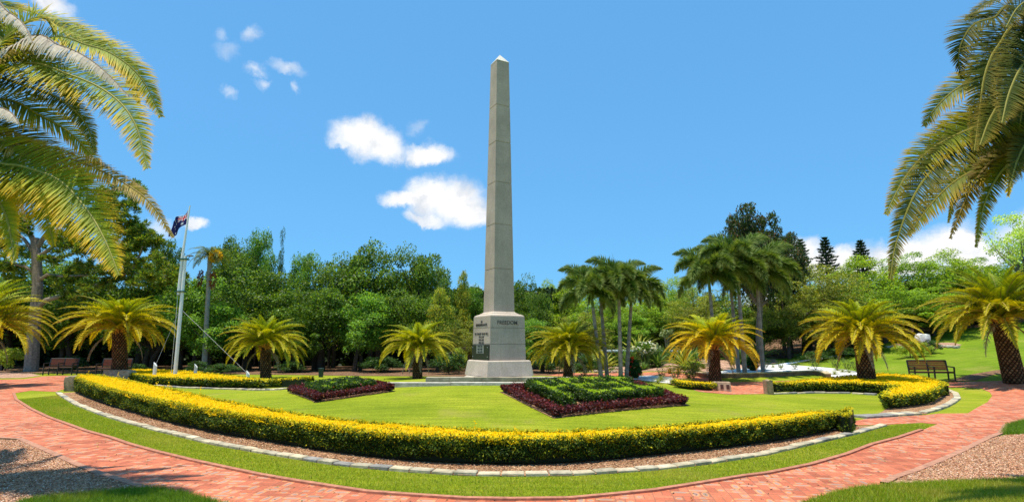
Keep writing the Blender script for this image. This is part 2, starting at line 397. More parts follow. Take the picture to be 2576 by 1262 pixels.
NEAR = [(-260, 1060), (-60, 1098), (0, 1103), (49, 1106), (133, 1143), (191, 1170), (247, 1193), (296, 1208), (364, 1231), (407, 1231), (463, 1242), (518, 1258), (700, 1300), (1000, 1325), (1300, 1335), (1700, 1315), (1900, 1285), (2034, 1259),
        (2086, 1242), (2148, 1227), (2225, 1218), (2250, 1204), (2302, 1187), (2364, 1162), (2426, 1134), (2487, 1103), (2518, 1091), (2532, 1069), (2575, 1057), (2760, 1020)]
FARR = [(2760, 950), (2575, 956), (2456, 959), (2376, 960), (2250, 954), (2100, 952), (1933, 959), (1837, 961), (1780, 950), (1719, 938), (1660, 935), (1600, 936), (1505, 938), (1409, 937), (1340, 938)]
BACK = [(1340, 943), (1409, 946), (1505, 948), (1600, 951), (1677, 962), (1760, 985), (1837, 992), (1933, 990), (1990, 972), (2200, 966), (2300, 967), (2376, 974), (2425, 974), (2469, 977), (2490, 986), (2496, 995), (2484, 1011), (2456, 1026), (2435, 1039), (2358, 1040),
        (2330, 1043), (2194, 1052), (2179, 1053), (2145, 1059), (2125, 1062), (2125, 1070), (2145, 1070), (2240, 1067), (2318, 1063), (2358, 1067)]
INNER = [(34, 989), (40, 1005), (77, 1029), (123, 1051), (173, 1069), (216, 1085), (278, 1102), (327, 1119), (392, 1137), (481, 1159), (574, 1179), (644, 1194), (721, 1208), (829, 1225), (922, 1239), (1045, 1248), (1169, 1256), (1288, 1258),
         (1436, 1256), (1523, 1248), (1643, 1236), (1751, 1219), (1874, 1199), (1931, 1192), (2040, 1170), (2133, 1143), (2194, 1119), (2259, 1102), (2318, 1082)]
LEFT = [(77, 982), (139, 985), (165, 977), (200, 967), (300, 960), (300, 951), (190, 945), (154, 944), (105, 946), (62, 953), (0, 954), (-260, 950)]
sheet('brick_path', G2(dense(NEAR, 3)[:-1] + dense(FARR, 2)[:-1] + dense(BACK, 2)[:-1] + [(2358, 1067)] + dense(INNER[::-1], 3)[:-1] + [(34, 989)] + dense(LEFT, 2)), M['brick'], .006, .5, label='winding red brick path around the planted circle')
# brick edging strip along the inner edge of the path
def strip(name, px, w, h, matl, col, **kw):
    P = G2(dense(px, 6)); mb = MB(); n = len(P); V = []
    for i in range(n):
        a = Vector(P[max(0, i - 1)]); b = Vector(P[min(n - 1, i + 1)]); t = (b - a).normalized(); nn = Vector((-t.y, t.x)); p = Vector(P[i])
        for q, z in ((p - nn * w / 2, -.02), (p - nn * w / 2, h), (p + nn * w / 2, h), (p + nn * w / 2, -.02)): V.append((q.x, q.y, hz(q.x, q.y) + z))
    mb.add(V, [(i * 4 + j, i * 4 + j + 1, i * 4 + j + 5, i * 4 + j + 4) for i in range(n - 1) for j in range(3)], col)
    return O(name, mb.mesh(name, matl), **kw)
strip('path_edging', INNER, .07, .03, colmat('edge_brick', .85, .2, 12, .35), (.40, .17, .10), kind='structure', label='thin brick edging between path and verge')
strip('path_edging', NEAR[2:9], .09, .03, colmat('edge_brick_b', .85, .2, 12, .35), (.38, .19, .12), kind='structure', label='brick edging beside the wood chips at lower left')
strip('path_edging', NEAR[20:28], .09, .03, colmat('edge_brick_c', .85, .2, 12, .35), (.38, .19, .12), kind='structure', label='brick edging beside the wood chips at lower right')

KERB = [(140, 988), (148, 995), (185, 1018), (247, 1043), (308, 1062), (382, 1082), (463, 1102), (534, 1119), (617, 1134), (755, 1157), (841, 1170), (937, 1180), (1033, 1188), (1162, 1196), (1287, 1198), (1427, 1197), (1535, 1191), (1658, 1182), (1782, 1168), (1931, 1145), (2025, 1123), (2102, 1105), (2173, 1088), (2210, 1077), (2240, 1069)]
HF = [(185, 986), (216, 1002), (278, 1025), (339, 1043), (401, 1060), (463, 1076), (555, 1096), (644, 1110), (767, 1132), (891, 1150), (1014, 1163), (1107, 1169), (1287, 1175), (1427, 1171), (1535, 1162), (1658, 1149), (1782, 1136), (1931, 1118), (2025, 1102), (2086, 1090), (2129, 1077), (2142, 1068)]
HB = [(200, 941), (247, 943), (308, 951), (401, 974), (493, 995), (577, 1012), (643, 1022), (737, 1037), (860, 1054), (983, 1064), (1137, 1077), (1287, 1083), (1442, 1083), (1565, 1077), (1689, 1069), (1811, 1057), (1931, 1046), (2009, 1036), (2055, 1033), (2102, 1034), (2129, 1045)]
HH = lambda x, y: np.interp(np.asarray(x, float), [-16, -8, 0, 6], [.52, .44, .37, .335])
def onh(px, py, hf):
    z = .35
    for _ in range(6):
        p = onz(px, py, z); z = float(hf(p.x, p.y))
    return p
HF2 = G2(smooth(HF)); HB2 = [(p.x, p.y) for p in (onh(a, b, HH) for a, b in smooth(HB))]
sheet('mulch_bed', G2(dense([(139, 989)] + KERB[1:], 3)) + [(p.x, p.y) for p in [gnd(2165, 1072), gnd(2060, 1078), gnd(1800, 1110), gnd(1288, 1150), gnd(800, 1115), gnd(400, 1040), gnd(210, 985)]], M['mulch'], .012, .4, label='brown bark mulch strip between kerb and front hedge')
sheet('mulch_bed', G2([(2228, 1030), (2194, 1050), (2330, 1041), (2358, 1033), (2400, 1016), (2415, 1002), (2408, 990), (2376, 981), (2340, 985), (2280, 1000)]), M['mulch'], .012, .4, label='brown bark mulch around the curled end of the right hedge')
sheet('mulch_bed', G2([(-300, 1080), (0, 1106), (49, 1109), (133, 1146), (247, 1196), (364, 1234), (250, 1241), (150, 1250), (60, 1262), (-300, 1300)]), M['chips'], .010, .4, label='weathered wood chips at the lower left corner')
sheet('mulch_bed', G2([(2250, 1207), (2302, 1190), (2364, 1165), (2426, 1137), (2487, 1106), (2530, 1096), (2800, 1085), (2800, 1195), (2500, 1208), (2350, 1214), (2240, 1218)]), M['chips'], .010, .4, label='weathered wood chips at the lower right corner')
sheet('mulch_bed', G2([(-260, 949), (0, 951), (60, 950), (103, 944), (60, 935), (20, 926), (0, 922), (-260, 915)]), M['soil'], .010, .4, label='orange soil patch beside the path at far left')
sheet('mulch_bed', G2([(2386, 958), (2440, 942), (2500, 932), (2576, 922), (2700, 915), (2700, 934), (2576, 936), (2500, 942), (2455, 957)]), M['litter'], .014, .4, label='dark mulch strip at the foot of the right slope')
# forest floor
sheet('forest_floor', [(-60, 46), (-60, 34), (-38, 34.5), (-30, 33.5), (-22, 32.5), (-14, 31), (-8, 29.8), (-2, 29.6), (2, 31), (4, 36), (10, 47), (60, 50), (60, 75), (-60, 75)], M['litter'], .012, 1.0, label='dark leaf litter under the trees')
FRP = [(p.x, p.y) for p in (gnd(1905, 905), gnd(1985, 900), gnd(2060, 890), gnd(2130, 880))] + [(24, 36.5), (27.5, 37.5), (31, 38), (38, 39), (60, 40), (60, 75), (5, 75), (5, 46), (9, 40)]
print(FRP[:4])
sheet('forest_floor', FRP, M['litter'], .012, 1.0, label='leaf litter laid dark as painted shade under the right hand trees')  # dark ground laid in to paint the shade below these trees
# right hand gardens
sheet('garden_bed', G2([(1409, 934), (1470, 936), (1600, 934), (1660, 933), (1720, 936), (1780, 946), (1800, 935), (1870, 925), (1960, 912), (1940, 893), (1840, 893), (1700, 896), (1560, 899), (1400, 906)]), M['soil'], .012, .5, label='pinkish soil garden bed planted with agaves')
sheet('gravel_bed', G2([(1500, 950), (1600, 955), (1660, 962), (1710, 967), (1690, 950), (1640, 944), (1560, 947)]), M['gravel'], .016, .4, label='white gravel patch behind the lettered bed')
WALLPX = [(1752, 946), (1780, 950), (1830, 950), (1900, 948), (1960, 946), (2020, 943), (2050, 942), (2072, 945), (2085, 951)]
sheet('gravel_bed', G2(WALLPX + [(2150, 945), (2175, 938), (2130, 930), (2070, 924), (1990, 918), (1930, 917), (1880, 925), (1820, 932), (1770, 938)]), M['gravel'], .016, .4, label='white gravel rose bed behind the low curved wall')
sheet('footpath', G2(dense([(1925, 921), (2000, 909), (2060, 899), (2130, 888), (2200, 880)], 3) + dense([(2203, 884), (2130, 892), (2060, 903), (2000, 913), (1930, 925)], 3)), colmat('worn_path', .95, .1, 6, .2), .014, .4, label='narrow reddish path climbing the right lawn')
sheet('mulch_bed', G2([(2235, 872), (2300, 876), (2360, 876), (2420, 868), (2400, 862), (2330, 862), (2260, 862)]), M['soil'], .02, .5, label='stone-edged bed on the right slope holding two shrubs')

# ------------------------------------------------------------------ edging stones
rng = np.random.default_rng(4)
def stones(px, ln, dp, ht, label, tint_dark=.18, gap=.011, group='granite edging stones around the planted circle', inset=0, both=True):
    P = [Vector(p) for p in G2(dense(px, 10))]
    d = [0]
    for i in range(1, len(P)): d.append(d[-1] + (P[i] - P[i - 1]).length)
    tot = d[-1]; n = int(tot / ln)
    def pos(s):
        i = int(np.searchsorted(d, s)); i = min(max(i, 1), len(P) - 1); f = (s - d[i - 1]) / max(1e-6, d[i] - d[i - 1]); return P[i - 1].lerp(P[i], f)
    for i in range(n):
        a, b = pos(i * ln + gap), pos((i + 1) * ln - gap); c = (a + b) / 2; t = b - a
        r = rng.random(); dark = r < tint_dark
        base = (.24, .225, .20) if dark else [(.46, .39, .26), (.52, .44, .30), (.39, .34, .24)][rng.integers(3)]
        base = np.array(base) * rng.uniform(.88, 1.12)
        mb = MB(); L2 = t.length / 2; bev = .012; h = ht + rng.uniform(-.006, .01)
        mb.box(-L2, L2, -.0, dp, -.04, h - bev, base); mb.box(-L2, L2, 0, dp, h - bev, h, base, taper=bev)
        me = mb.mesh('edging_stone', M['stone'])
        o = O('edging_stone', me, None, (c.x, c.y, hz(c.x, c.y)), (rng.uniform(-.02, .02), rng.uniform(-.02, .02), math.atan2(t.y, t.x) + rng.uniform(-.025, .025)),
              label=('dark grey weathered ' if dark else 'pale cream ') + label, cat='edging stone', group=group)
stones(KERB, .30, .14, .04, 'granite block in the kerb along the front verge')
stones([(2181, 1053), (2194, 1052), (2260, 1047), (2330, 1042)], .27, .32, .05, 'slab in the kerb row beside the branch path')
stones([(2332, 1040), (2358, 1034), (2385, 1025), (2405, 1014), (2418, 1003), (2412, 991), (2392, 983), (2376, 980)], .30, .17, .055, 'block in the kerb curling round the right hedge end')
stones([(385, 971), (463, 976), (555, 979), (643, 982), (700, 981), (740, 976)], .38, .14, .05, 'block in the low kerb before the left rear hedge', .3)
stones([(1942, 992), (2055, 989), (2148, 990), (2215, 995)], .38, .14, .05, 'block in the low kerb before the right hedge', .3)

# ------------------------------------------------------------------ hedges
def poly_area(p):
    p = np.array(p); x, y = p[:, 0], p[:, 1]; return .5 * np.sum(x * np.roll(y, -1) - np.roll(x, -1) * y)
def sample_poly(poly, n, rg):
    P = np.array(poly); lo, hi = P.min(0), P.max(0); out = []
    tot = 0
    while tot < n:
        q = rg.uniform(lo, hi, (n * 3, 2)); q = q[inside(poly, q)]; out.append(q); tot += len(q)
        if len(q) == 0: break
    return np.concatenate(out)[:n]
def pal(rg, n, cols, w, jit=.25):
    c = np.array(cols)[rg.choice(len(cols), n, p=np.array(w) / sum(w))]
    return np.clip(c * rg.uniform(1 - jit, 1 + jit, (n, 1)) * rg.uniform(.93, 1.07, (n, 3)), 0, 1)
def hedge(name, poly, h, label, cat, matl, topc, sidec, dens=1500, leaf=.045, base=None, group=None, core=(.012, .022, .006), rnd=.07, seed=1, mid=None, zf=None, parent=None, ragged=.25, loc=None, shoots=0, bul=1.0):
    rg = np.random.default_rng(seed); zf = zf or H
    if poly_area(poly) < 0: poly = poly[::-1]
    hf = h if callable(h) else (lambda x, y: np.full(np.shape(x), float(h)))
    n = len(poly); Pn = np.array(poly)
    area = abs(poly_area(poly)); mb = MB()
    # shrunk extruded core, coloured near-black so leaf gaps read as shaded hollows
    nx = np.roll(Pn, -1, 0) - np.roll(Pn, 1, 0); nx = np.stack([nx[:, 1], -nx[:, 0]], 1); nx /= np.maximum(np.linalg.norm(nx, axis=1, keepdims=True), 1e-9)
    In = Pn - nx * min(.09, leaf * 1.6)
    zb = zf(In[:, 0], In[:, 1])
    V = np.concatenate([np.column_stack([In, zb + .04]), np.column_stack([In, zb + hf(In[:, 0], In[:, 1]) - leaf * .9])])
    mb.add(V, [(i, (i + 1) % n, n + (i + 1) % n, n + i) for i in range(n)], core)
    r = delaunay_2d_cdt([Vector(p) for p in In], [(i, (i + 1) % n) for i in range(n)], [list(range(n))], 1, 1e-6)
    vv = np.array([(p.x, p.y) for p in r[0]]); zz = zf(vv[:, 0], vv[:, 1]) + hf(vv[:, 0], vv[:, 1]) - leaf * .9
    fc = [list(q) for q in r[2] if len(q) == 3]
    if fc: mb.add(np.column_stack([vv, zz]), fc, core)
    # top leaves
    nt_ = int(area * dens); q = sample_poly(poly, nt_, rg)
    lump = .018 * np.sin(q[:, 0] * 5 + 1) * np.sin(q[:, 1] * 6) + .012 * np.sin(q[:, 0] * 13) * np.sin(q[:, 1] * 11 + 2)
    # round the shoulders
    dd = np.full(len(q), 9.0)
    for i in range(n):
        a, b = Pn[i], Pn[(i + 1) % n]; ab = b - a; L_ = max(ab @ ab, 1e-9)
        t = np.clip(((q - a) @ ab) / L_, 0, 1); dd = np.minimum(dd, np.linalg.norm(q - a - t[:, None] * ab, axis=1))
    sh = rnd * (1 - np.clip(dd / rnd, 0, 1)) ** 2
    z = zf(q[:, 0], q[:, 1]) + hf(q[:, 0], q[:, 1]) + lump - sh + rg.exponential(leaf * ragged, len(q)) - leaf * .6
    D = rg.normal(0, 1, (len(q), 3)); D[:, 2] = np.abs(D[:, 2]) * .7 + .25
    N = rg.normal(0, .6, (len(q), 3)); N[:, 2] += 1
    mb.leaves(np.column_stack([q, z]), D, N, leaf * rg.uniform(.7, 1.3, len(q)), leaf * .48, pal(rg, len(q), *topc, jit=.12))
    # side leaves
    E = np.roll(Pn, -1, 0) - Pn; el = np.linalg.norm(E, axis=1); tot = el.sum(); hm = float(np.mean(hf(Pn[:, 0], Pn[:, 1]))); ns = int(tot * hm * dens * 1.35)
    i = rg.choice(n, ns, p=el / tot); t = rg.random(ns); p2 = Pn[i] + E[i] * t[:, None]
    en = np.stack([E[:, 1], -E[:, 0]], 1) / np.maximum(el[:, None], 1e-9); out = en[i]
    hh = rg.random(ns) ** .85
    bulge = (.045 * np.sin(p2[:, 0] * 4 + 2 + p2[:, 1] * 2) * np.sin(hh * 5 + p2[:, 1] * 3) + .04 * np.sin(p2[:, 0] * 13 + p2[:, 1] * 11) * np.sin(hh * 9 + p2[:, 0] * 5)) * min(1, leaf / .042) * bul
    off = rg.normal(0, leaf * .4, ns) + bulge * .8 - rnd * .6 * np.clip((hh - .82) / .18, 0, 1) ** 2 - .05 * np.clip((.3 - hh) / .3, 0, 1)
    p2 = p2 + out * off[:, None]; lo_ = .05 + .05 * rg.random(ns)
    z = zf(p2[:, 0], p2[:, 1]) + lo_ + hh * (hf(p2[:, 0], p2[:, 1]) - .06)
    D = rg.normal(0, .7, (ns, 3)); D[:, :2] += out * .7; D[:, 2] += .25
    N = rg.normal(0, .6, (ns, 3)); N[:, :2] += out * .8; N[:, 2] += .5
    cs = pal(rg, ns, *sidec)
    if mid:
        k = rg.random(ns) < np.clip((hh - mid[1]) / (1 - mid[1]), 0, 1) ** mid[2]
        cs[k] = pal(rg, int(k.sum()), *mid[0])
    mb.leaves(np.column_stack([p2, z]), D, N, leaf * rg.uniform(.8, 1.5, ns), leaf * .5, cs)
    # stray shoots standing proud of the clipped top
    for k in range(shoots):
        p = q[rg.integers(len(q))]; zz0 = float(zf(p[0], p[1]) + hf(p[0], p[1])); m = 22; hs_ = rg.uniform(.06, .22); t = rg.random(m)
        P_ = np.column_stack([p[0] + rg.normal(0, .012, m), p[1] + rg.normal(0, .012, m), zz0 + t * hs_]); D = rg.normal(0, .6, (m, 3)); D[:, 2] += .6
        mb.leaves(P_, D, rg.normal(0, 1, (m, 3)), leaf, leaf * .5, pal(rg, m, *topc))
    o = O(name, mb.mesh(name, matl), parent, loc, label=label, cat=cat, group=group)
    return o
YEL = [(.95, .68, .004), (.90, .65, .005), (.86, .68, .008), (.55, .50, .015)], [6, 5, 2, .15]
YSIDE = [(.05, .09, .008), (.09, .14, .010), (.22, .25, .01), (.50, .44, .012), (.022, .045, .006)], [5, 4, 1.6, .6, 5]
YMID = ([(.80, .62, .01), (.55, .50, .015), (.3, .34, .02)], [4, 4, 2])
def gold(poly, label, hh=None, **kw):
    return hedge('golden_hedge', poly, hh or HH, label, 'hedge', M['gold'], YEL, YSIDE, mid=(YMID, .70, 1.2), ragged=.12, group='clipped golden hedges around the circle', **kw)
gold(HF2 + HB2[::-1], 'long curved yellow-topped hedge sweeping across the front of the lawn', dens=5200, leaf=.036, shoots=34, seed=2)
lb = G2(dense([(329, 957), (370, 967), (463, 972), (555, 975), (643, 978), (706, 977), (746, 973)], 3)) + [(p.x, p.y) for p in (onz(a, b, .33) for a, b in dense([(783, 966), (737, 961), (643, 951), (494, 934), (401, 929), (308, 927), (287, 931)], 3))]
gold(lb, 'yellow-topped hedge behind the left lawn below the flagpole', hh=lambda x, y: .33 + 0 * np.asarray(x, float), dens=1000, leaf=.075, seed=3)
rb = G2(dense([(1944, 987), (1947, 989), (2055, 985), (2148, 986), (2230, 991), (2262, 997), (2223, 1018), (2230, 1031), (2271, 1028), (2342, 1018), (2373, 999), (2378, 988)], 3)) + [(p.x, p.y) for p in (onz(a, b, .34) for a, b in dense([(2375, 968), (2373, 961), (2348, 952), (2302, 946), (2210, 943), (2117, 946), (2025, 954), (1944, 965)], 3))]
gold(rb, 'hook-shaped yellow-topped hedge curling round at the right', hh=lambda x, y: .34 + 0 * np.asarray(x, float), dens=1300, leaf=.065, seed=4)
sb = G2([(1695, 974), (1730, 979), (1770, 982), (1799, 983)]) + [(p.x, p.y) for p in (onz(a, b, .20) for a, b in [(1799, 970), (1770, 970), (1730, 970), (1705, 970)])]
gold(sb, 'short low yellow hedge beside the plaque stone', hh=lambda x, y: .20 + 0 * np.asarray(x, float), dens=1400, leaf=.055, seed=5)

# --- lettered beds
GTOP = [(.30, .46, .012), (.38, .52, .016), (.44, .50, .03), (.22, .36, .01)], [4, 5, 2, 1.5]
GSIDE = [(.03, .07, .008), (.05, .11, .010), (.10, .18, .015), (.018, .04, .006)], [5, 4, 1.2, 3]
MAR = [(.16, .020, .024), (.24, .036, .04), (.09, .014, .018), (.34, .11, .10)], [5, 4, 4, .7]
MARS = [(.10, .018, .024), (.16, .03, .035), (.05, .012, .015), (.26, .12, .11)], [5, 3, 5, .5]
def quad_uv(c):
    c = [Vector(q) for q in c]
    def f(u, v): p = (c[0] * (1 - u) + c[1] * u) * (1 - v) + (c[3] * (1 - u) + c[2] * u) * v; return (p.x, p.y)
    return f
def bed(corners, side, strokes, lh, label, wf, seed):
    """corners: front, right, back, left on the ground; strokes: list of (letters label, [uv polys])"""
    f = quad_uv(G2(corners) if not isinstance(corners[0], Vector) else corners)
    def edge(a, b, n=8): return [(a[0] + (b[0] - a[0]) * k / n, a[1] + (b[1] - a[1]) * k / n) for k in range(n)]
    sheet('mulch_bed', [f(u, v) for u, v in edge((-.01, -.01), (1.01, -.01)) + edge((1.01, -.01), (1.01, 1.01)) + edge((1.01, 1.01), (-.01, 1.01)) + edge((-.01, 1.01), (-.01, -.01))], M['mulch'], .012, .4, label='bark mulch of the ' + side + ' lettered bed')
    wu, wv = wf
    outer = edge((0, 0), (1, 0)) + edge((1, 0), (1, 1)) + edge((1, 1), (0, 1)) + edge((0, 1), (0, 0))
    sides = [('front', [(0, 0), (1, 0), (1 - wu, wv), (wu, wv)]), ('right', [(1, 0), (1, 1), (1 - wu, 1 - wv), (1 - wu, wv)]), ('rear', [(1, 1), (0, 1), (wu, 1 - wv), (1 - wu, 1 - wv)]), ('left', [(0, 1), (0, 0), (wu, wv), (wu, 1 - wv)])]
    root = T('maroon_border_hedge', (0, 0, 0), label, 'hedge', 'maroon hedges framing the lettered beds')
    for k, (nm, q) in enumerate(sides):
        pp = [f(*p) for a, b in zip(q, q[1:] + q[:1]) for p in edge(a, b, 6)]
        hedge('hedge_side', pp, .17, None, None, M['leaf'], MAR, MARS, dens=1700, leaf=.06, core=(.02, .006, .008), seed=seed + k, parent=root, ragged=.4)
    for k, (lb_, us) in enumerate(strokes):
        pp = [f(*p) for a, b in zip(us, us[1:] + us[:1]) for p in edge(a, b, 4)]
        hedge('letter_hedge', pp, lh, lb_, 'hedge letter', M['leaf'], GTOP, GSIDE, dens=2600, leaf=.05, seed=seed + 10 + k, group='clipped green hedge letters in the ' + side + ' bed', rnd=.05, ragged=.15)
def LP(u0, w, v0, hgt, pts): return [(u0 + w * a, v0 + hgt * b) for a, b in pts]
PP = [(0, 0), (.38, 0), (.38, .42), (1, .42), (1, .93), (.92, 1), (.0, 1), (0, .45), (.0, .4)]
PR = [(0, 0), (.40, 0), (.40, .42), (1, .42), (1, 1), (.42, 1), (.42, .86), (.72, .86), (.72, .58), (.38, .58), (.38, 1), (0, 1)]
EE = [(0, 0), (1, 0), (1, .2), (.4, .2), (.4, .4), (.95, .4), (.95, .6), (.4, .6), (.4, .8), (1, .8), (1, 1), (0, 1)]
CC = [(.1, 0), (.9, 0), (1, .08), (1, .26), (.42, .26), (.42, .74), (1, .74), (1, .92), (.9, 1), (.1, 1), (0, .9), (0, .1)]
SS = [(0, 0), (1, 0), (1, .58), (.38, .58), (.38, .78), (1, .78), (1, 1), (0, 1), (0, .42), (.62, .42), (.62, .22), (0, .22)]
u0, du, gp = .125, .174, .018
bed([(1395, 1051), (1730, 1019), (1592, 971), (1262, 986)], 'right',
    [('first letter of the right bed, with an enclosed gap near its head', LP(u0, du, .13, .74, PR)),
     ('second letter of the right bed, three-armed', LP(u0 + (du + gp), du, .13, .74, EE)),
     ('third letter of the right bed, winding shape', LP(u0 + 2 * (du + gp), du, .13, .74, SS)),
     ('last letter of the right bed, open to the right', LP(u0 + 3 * (du + gp), du, .13, .74, CC))], .33,
    'maroon-leaved border hedge framing the larger bed right of the monument', (.06, .065), 30)
bed([(795, 1012), (990, 984), (900, 966), (726, 987)], 'left',
    [('letter hedge nearest the front corner of the left bed', LP(.15, .15, .17, .66, CC)),
     ('second letter hedge from the front corner of the left bed', LP(.34, .15, .17, .66, EE)),
     ('third letter hedge from the front corner of the left bed', LP(.53, .15, .17, .66, SS)),
     ('letter hedge farthest along the left bed', LP(.71, .14, .17, .66, CC))], .27,
    'maroon-leaved border hedge framing the smaller bed left of the monument', (.06, .065), 60)

# ------------------------------------------------------------------ monument
def monument():
    px, py = MX + .03, MY
    base = hz(px, py); root = T('war_memorial', (px, py, base), 'tall grey granite obelisk on an inscribed pedestal at the crest of the lawn', 'monument')
    TH = R(29.0)
    rt = Euler((0, 0, TH))
    def fr(name, levels, m, **kw):
        """stack of square rings: (half width, z)"""
        mb = MB(); V = []
        for a, z in levels: V += [(-a, -a, z), (a, -a, z), (a, a, z), (-a, a, z)]
        n = len(levels); f = [(i * 4 + j, i * 4 + (j + 1) % 4, (i + 1) * 4 + (j + 1) % 4, (i + 1) * 4 + j) for i in range(n - 1) for j in range(4)]
        f += [(3, 2, 1, 0), tuple((n - 1) * 4 + j for j in range(4))]
        mb.add(V, f); return O(name, mb.mesh(name, m), root, rot=rt, **kw)
    z0 = .67 - base; D = 17.75
    zs = lambda y, d=17.35: at(1250, y, d).z - base
    # stone platform, squared to the view
    mb = MB(); n = 6; xs = np.linspace(-2.1, 2.12, n + 1); rg = np.random.default_rng(9)
    for sy in (-1,):
        for i in range(n):
            a, b = xs[i] + .004, xs[i + 1] - .004; j = rg.uniform(-.012, .012, 2)
            mb.box(a, b, sy * 1.05 - .2 + j[0], sy * 1.05 + .2, -.1, z0 - .003 + j[1] * .3, np.array((.34, .29, .21)) * rg.uniform(.85, 1.15))
    mb.box(-1.02, 1.03, -.84, .95, -.1, z0 - .012, (.40, .36, .29))
    O('platform', mb.mesh('platform', M['stone']), root)
    mb = MB(); xs = np.linspace(-3.1, 3.2, 8)
    for i in range(7): mb.box(xs[i] + .004, xs[i + 1] - .004, -1.95, -1.6, -.1, .055 + rg.uniform(0, .008), np.array((.46, .42, .35)) * rg.uniform(.8, 1.1))
    O('step', mb.mesh('step', M['stone']), root)
    ped, mid = zs(906), zs(792)
    fr('plinth', [(.80, z0), (.735, ped - .03), (.70, ped)], M['granite_pale'])
    c1, c2 = zs(865), zs(824)
    g = .006
    for i, (a, b) in enumerate(((ped, c1), (c1, c2), (c2, mid - .02))):
        s = lambda z: .625 - .028 * (z - ped) / (mid - ped)
        fr('pedestal_course', [(s(a) - .013, a + .0005), (s(a) - .012, a + .007), (s(a), a + .011), (s(b), b - .011), (s(b) - .012, b - .007), (s(b) - .013, b - .0005)], M['granite'])
    fr('moulding', [(.585, mid - .019), (.575, mid + .005), (.50, mid + .04), (.455, mid + .05), (.45, mid + .075), (.405, mid + .09)], M['granite_pale'])
    zb, zt = mid + .091, at(1250, 153, 17.75).z - base; wb, wt = .365, .232
    js = [zb] + [at(1250, y, 17.7).z - base for y in (676, 564, 458, 356, 263)] + [zt]
    w = lambda z: wb + (wt - wb) * (z - zb) / (zt - zb)
    fr('shaft_foot', [(.40, mid + .0905), (w(zb) + .006, zb + .03)], M['granite_pale'])
    for a, b in zip(js[:-1], js[1:]):
        fr('shaft_block', [(w(a) - .012, a + .001), (w(a) - .011, a + .009), (w(a), a + .013), (w(b), b - .013), (w(b) - .011, b - .009), (w(b) - .012, b - .001)], M['granite'])
    top = at(1257, 139, 18).z - base
    fr('pyramid_cap', [(w(zt) + .004, zt + .0015), (w(zt) + .004, zt + .02), (.004, top)], M['cap'])
    # inscriptions
    ink = colmat('lead_letters', .7, .2); ink2 = colmat('plaque_face', .35, .5, 20, .1)
    RM = Matrix.Rotation(TH, 4, 'Z')
    def text(s, face, u, z, size, col, proud=.006, sx=1.0, parent=root):
        cu = bpy.data.curves.new('lettering', 'FONT'); cu.body = s; cu.size = size; cu.align_x = 'CENTER'; cu.align_y = 'CENTER'; cu.extrude = .003; cu.space_line = .95; cu.offset = .0005
        m, t, b, L = mat('letter_ink'); b.inputs['Base Color'].default_value = (*col, 1); b.inputs['Roughness'].default_value = .8
        cu.materials.append(m)
        a = s_(z) + proud
        if face == 'R': p = RM @ Vector((u, -a, z)); rz = TH
        else: p = RM @ Vector((-a, u, z)); rz = TH - R(90)
        o = O('lettering', cu, parent, p, (R(90) - .02, 0, rz), (sx, 1, 1)); return o
    s_ = lambda z: .625 - .028 * (z - ped) / (mid - ped)
    dark = (.035, .033, .03)
    text('FREEDOM.', 'R', 0, zs(811), .17, dark, sx=.95)
    text('IN', 'L', 0, zs(808), .115, dark); text('REMEMBRANCE.', 'L', 0, zs(816), .115, dark, sx=1.0)
    for y, s in ((839, 'TO THOSE WHO FELL'), (847, '1914-1918'), (854.5, '1939-1945'), (862, '1950-1953')):
        text(s, 'L', 0, zs(y), .10 if y < 845 else .088, dark, sx=1.0)
    mb = MB(); a = s_(zs(886)) + .0
    mb.box(-a - .032, -a + .006, -.60, .60, zs(905.2), zs(866.2), (.018, .028, .022))
    pl = O('plaque', mb.mesh('plaque', ink2), root, rot=rt)
    mb = MB(); mb.box(-a - .036, -a - .0325, -.25, .25, zs(889), zs(867.5), (.26, .27, .25)); O('plaque_panel', mb.mesh('plaque_panel', ink2), pl)
    mb = MB()
    for yy in (-.52, .52):
        for zz in (zs(873), zs(897)): mb.box(-a - .042, -a - .033, yy - .012, yy + .012, zz - .012, zz + .012, (.5, .5, .5))
    O('plaque_bolts', mb.mesh('plaque_bolts', ink2), pl)
    for y, s in ((870.5, '1948-1954'), (878, '1963-1965'), (885.5, '1964-1972')):
        o = text(s, 'L', 0, zs(y), .085, (.02, .03, .025), proud=.0); o.location = RM @ Vector((-a - .040, 0, zs(y)))
monument()

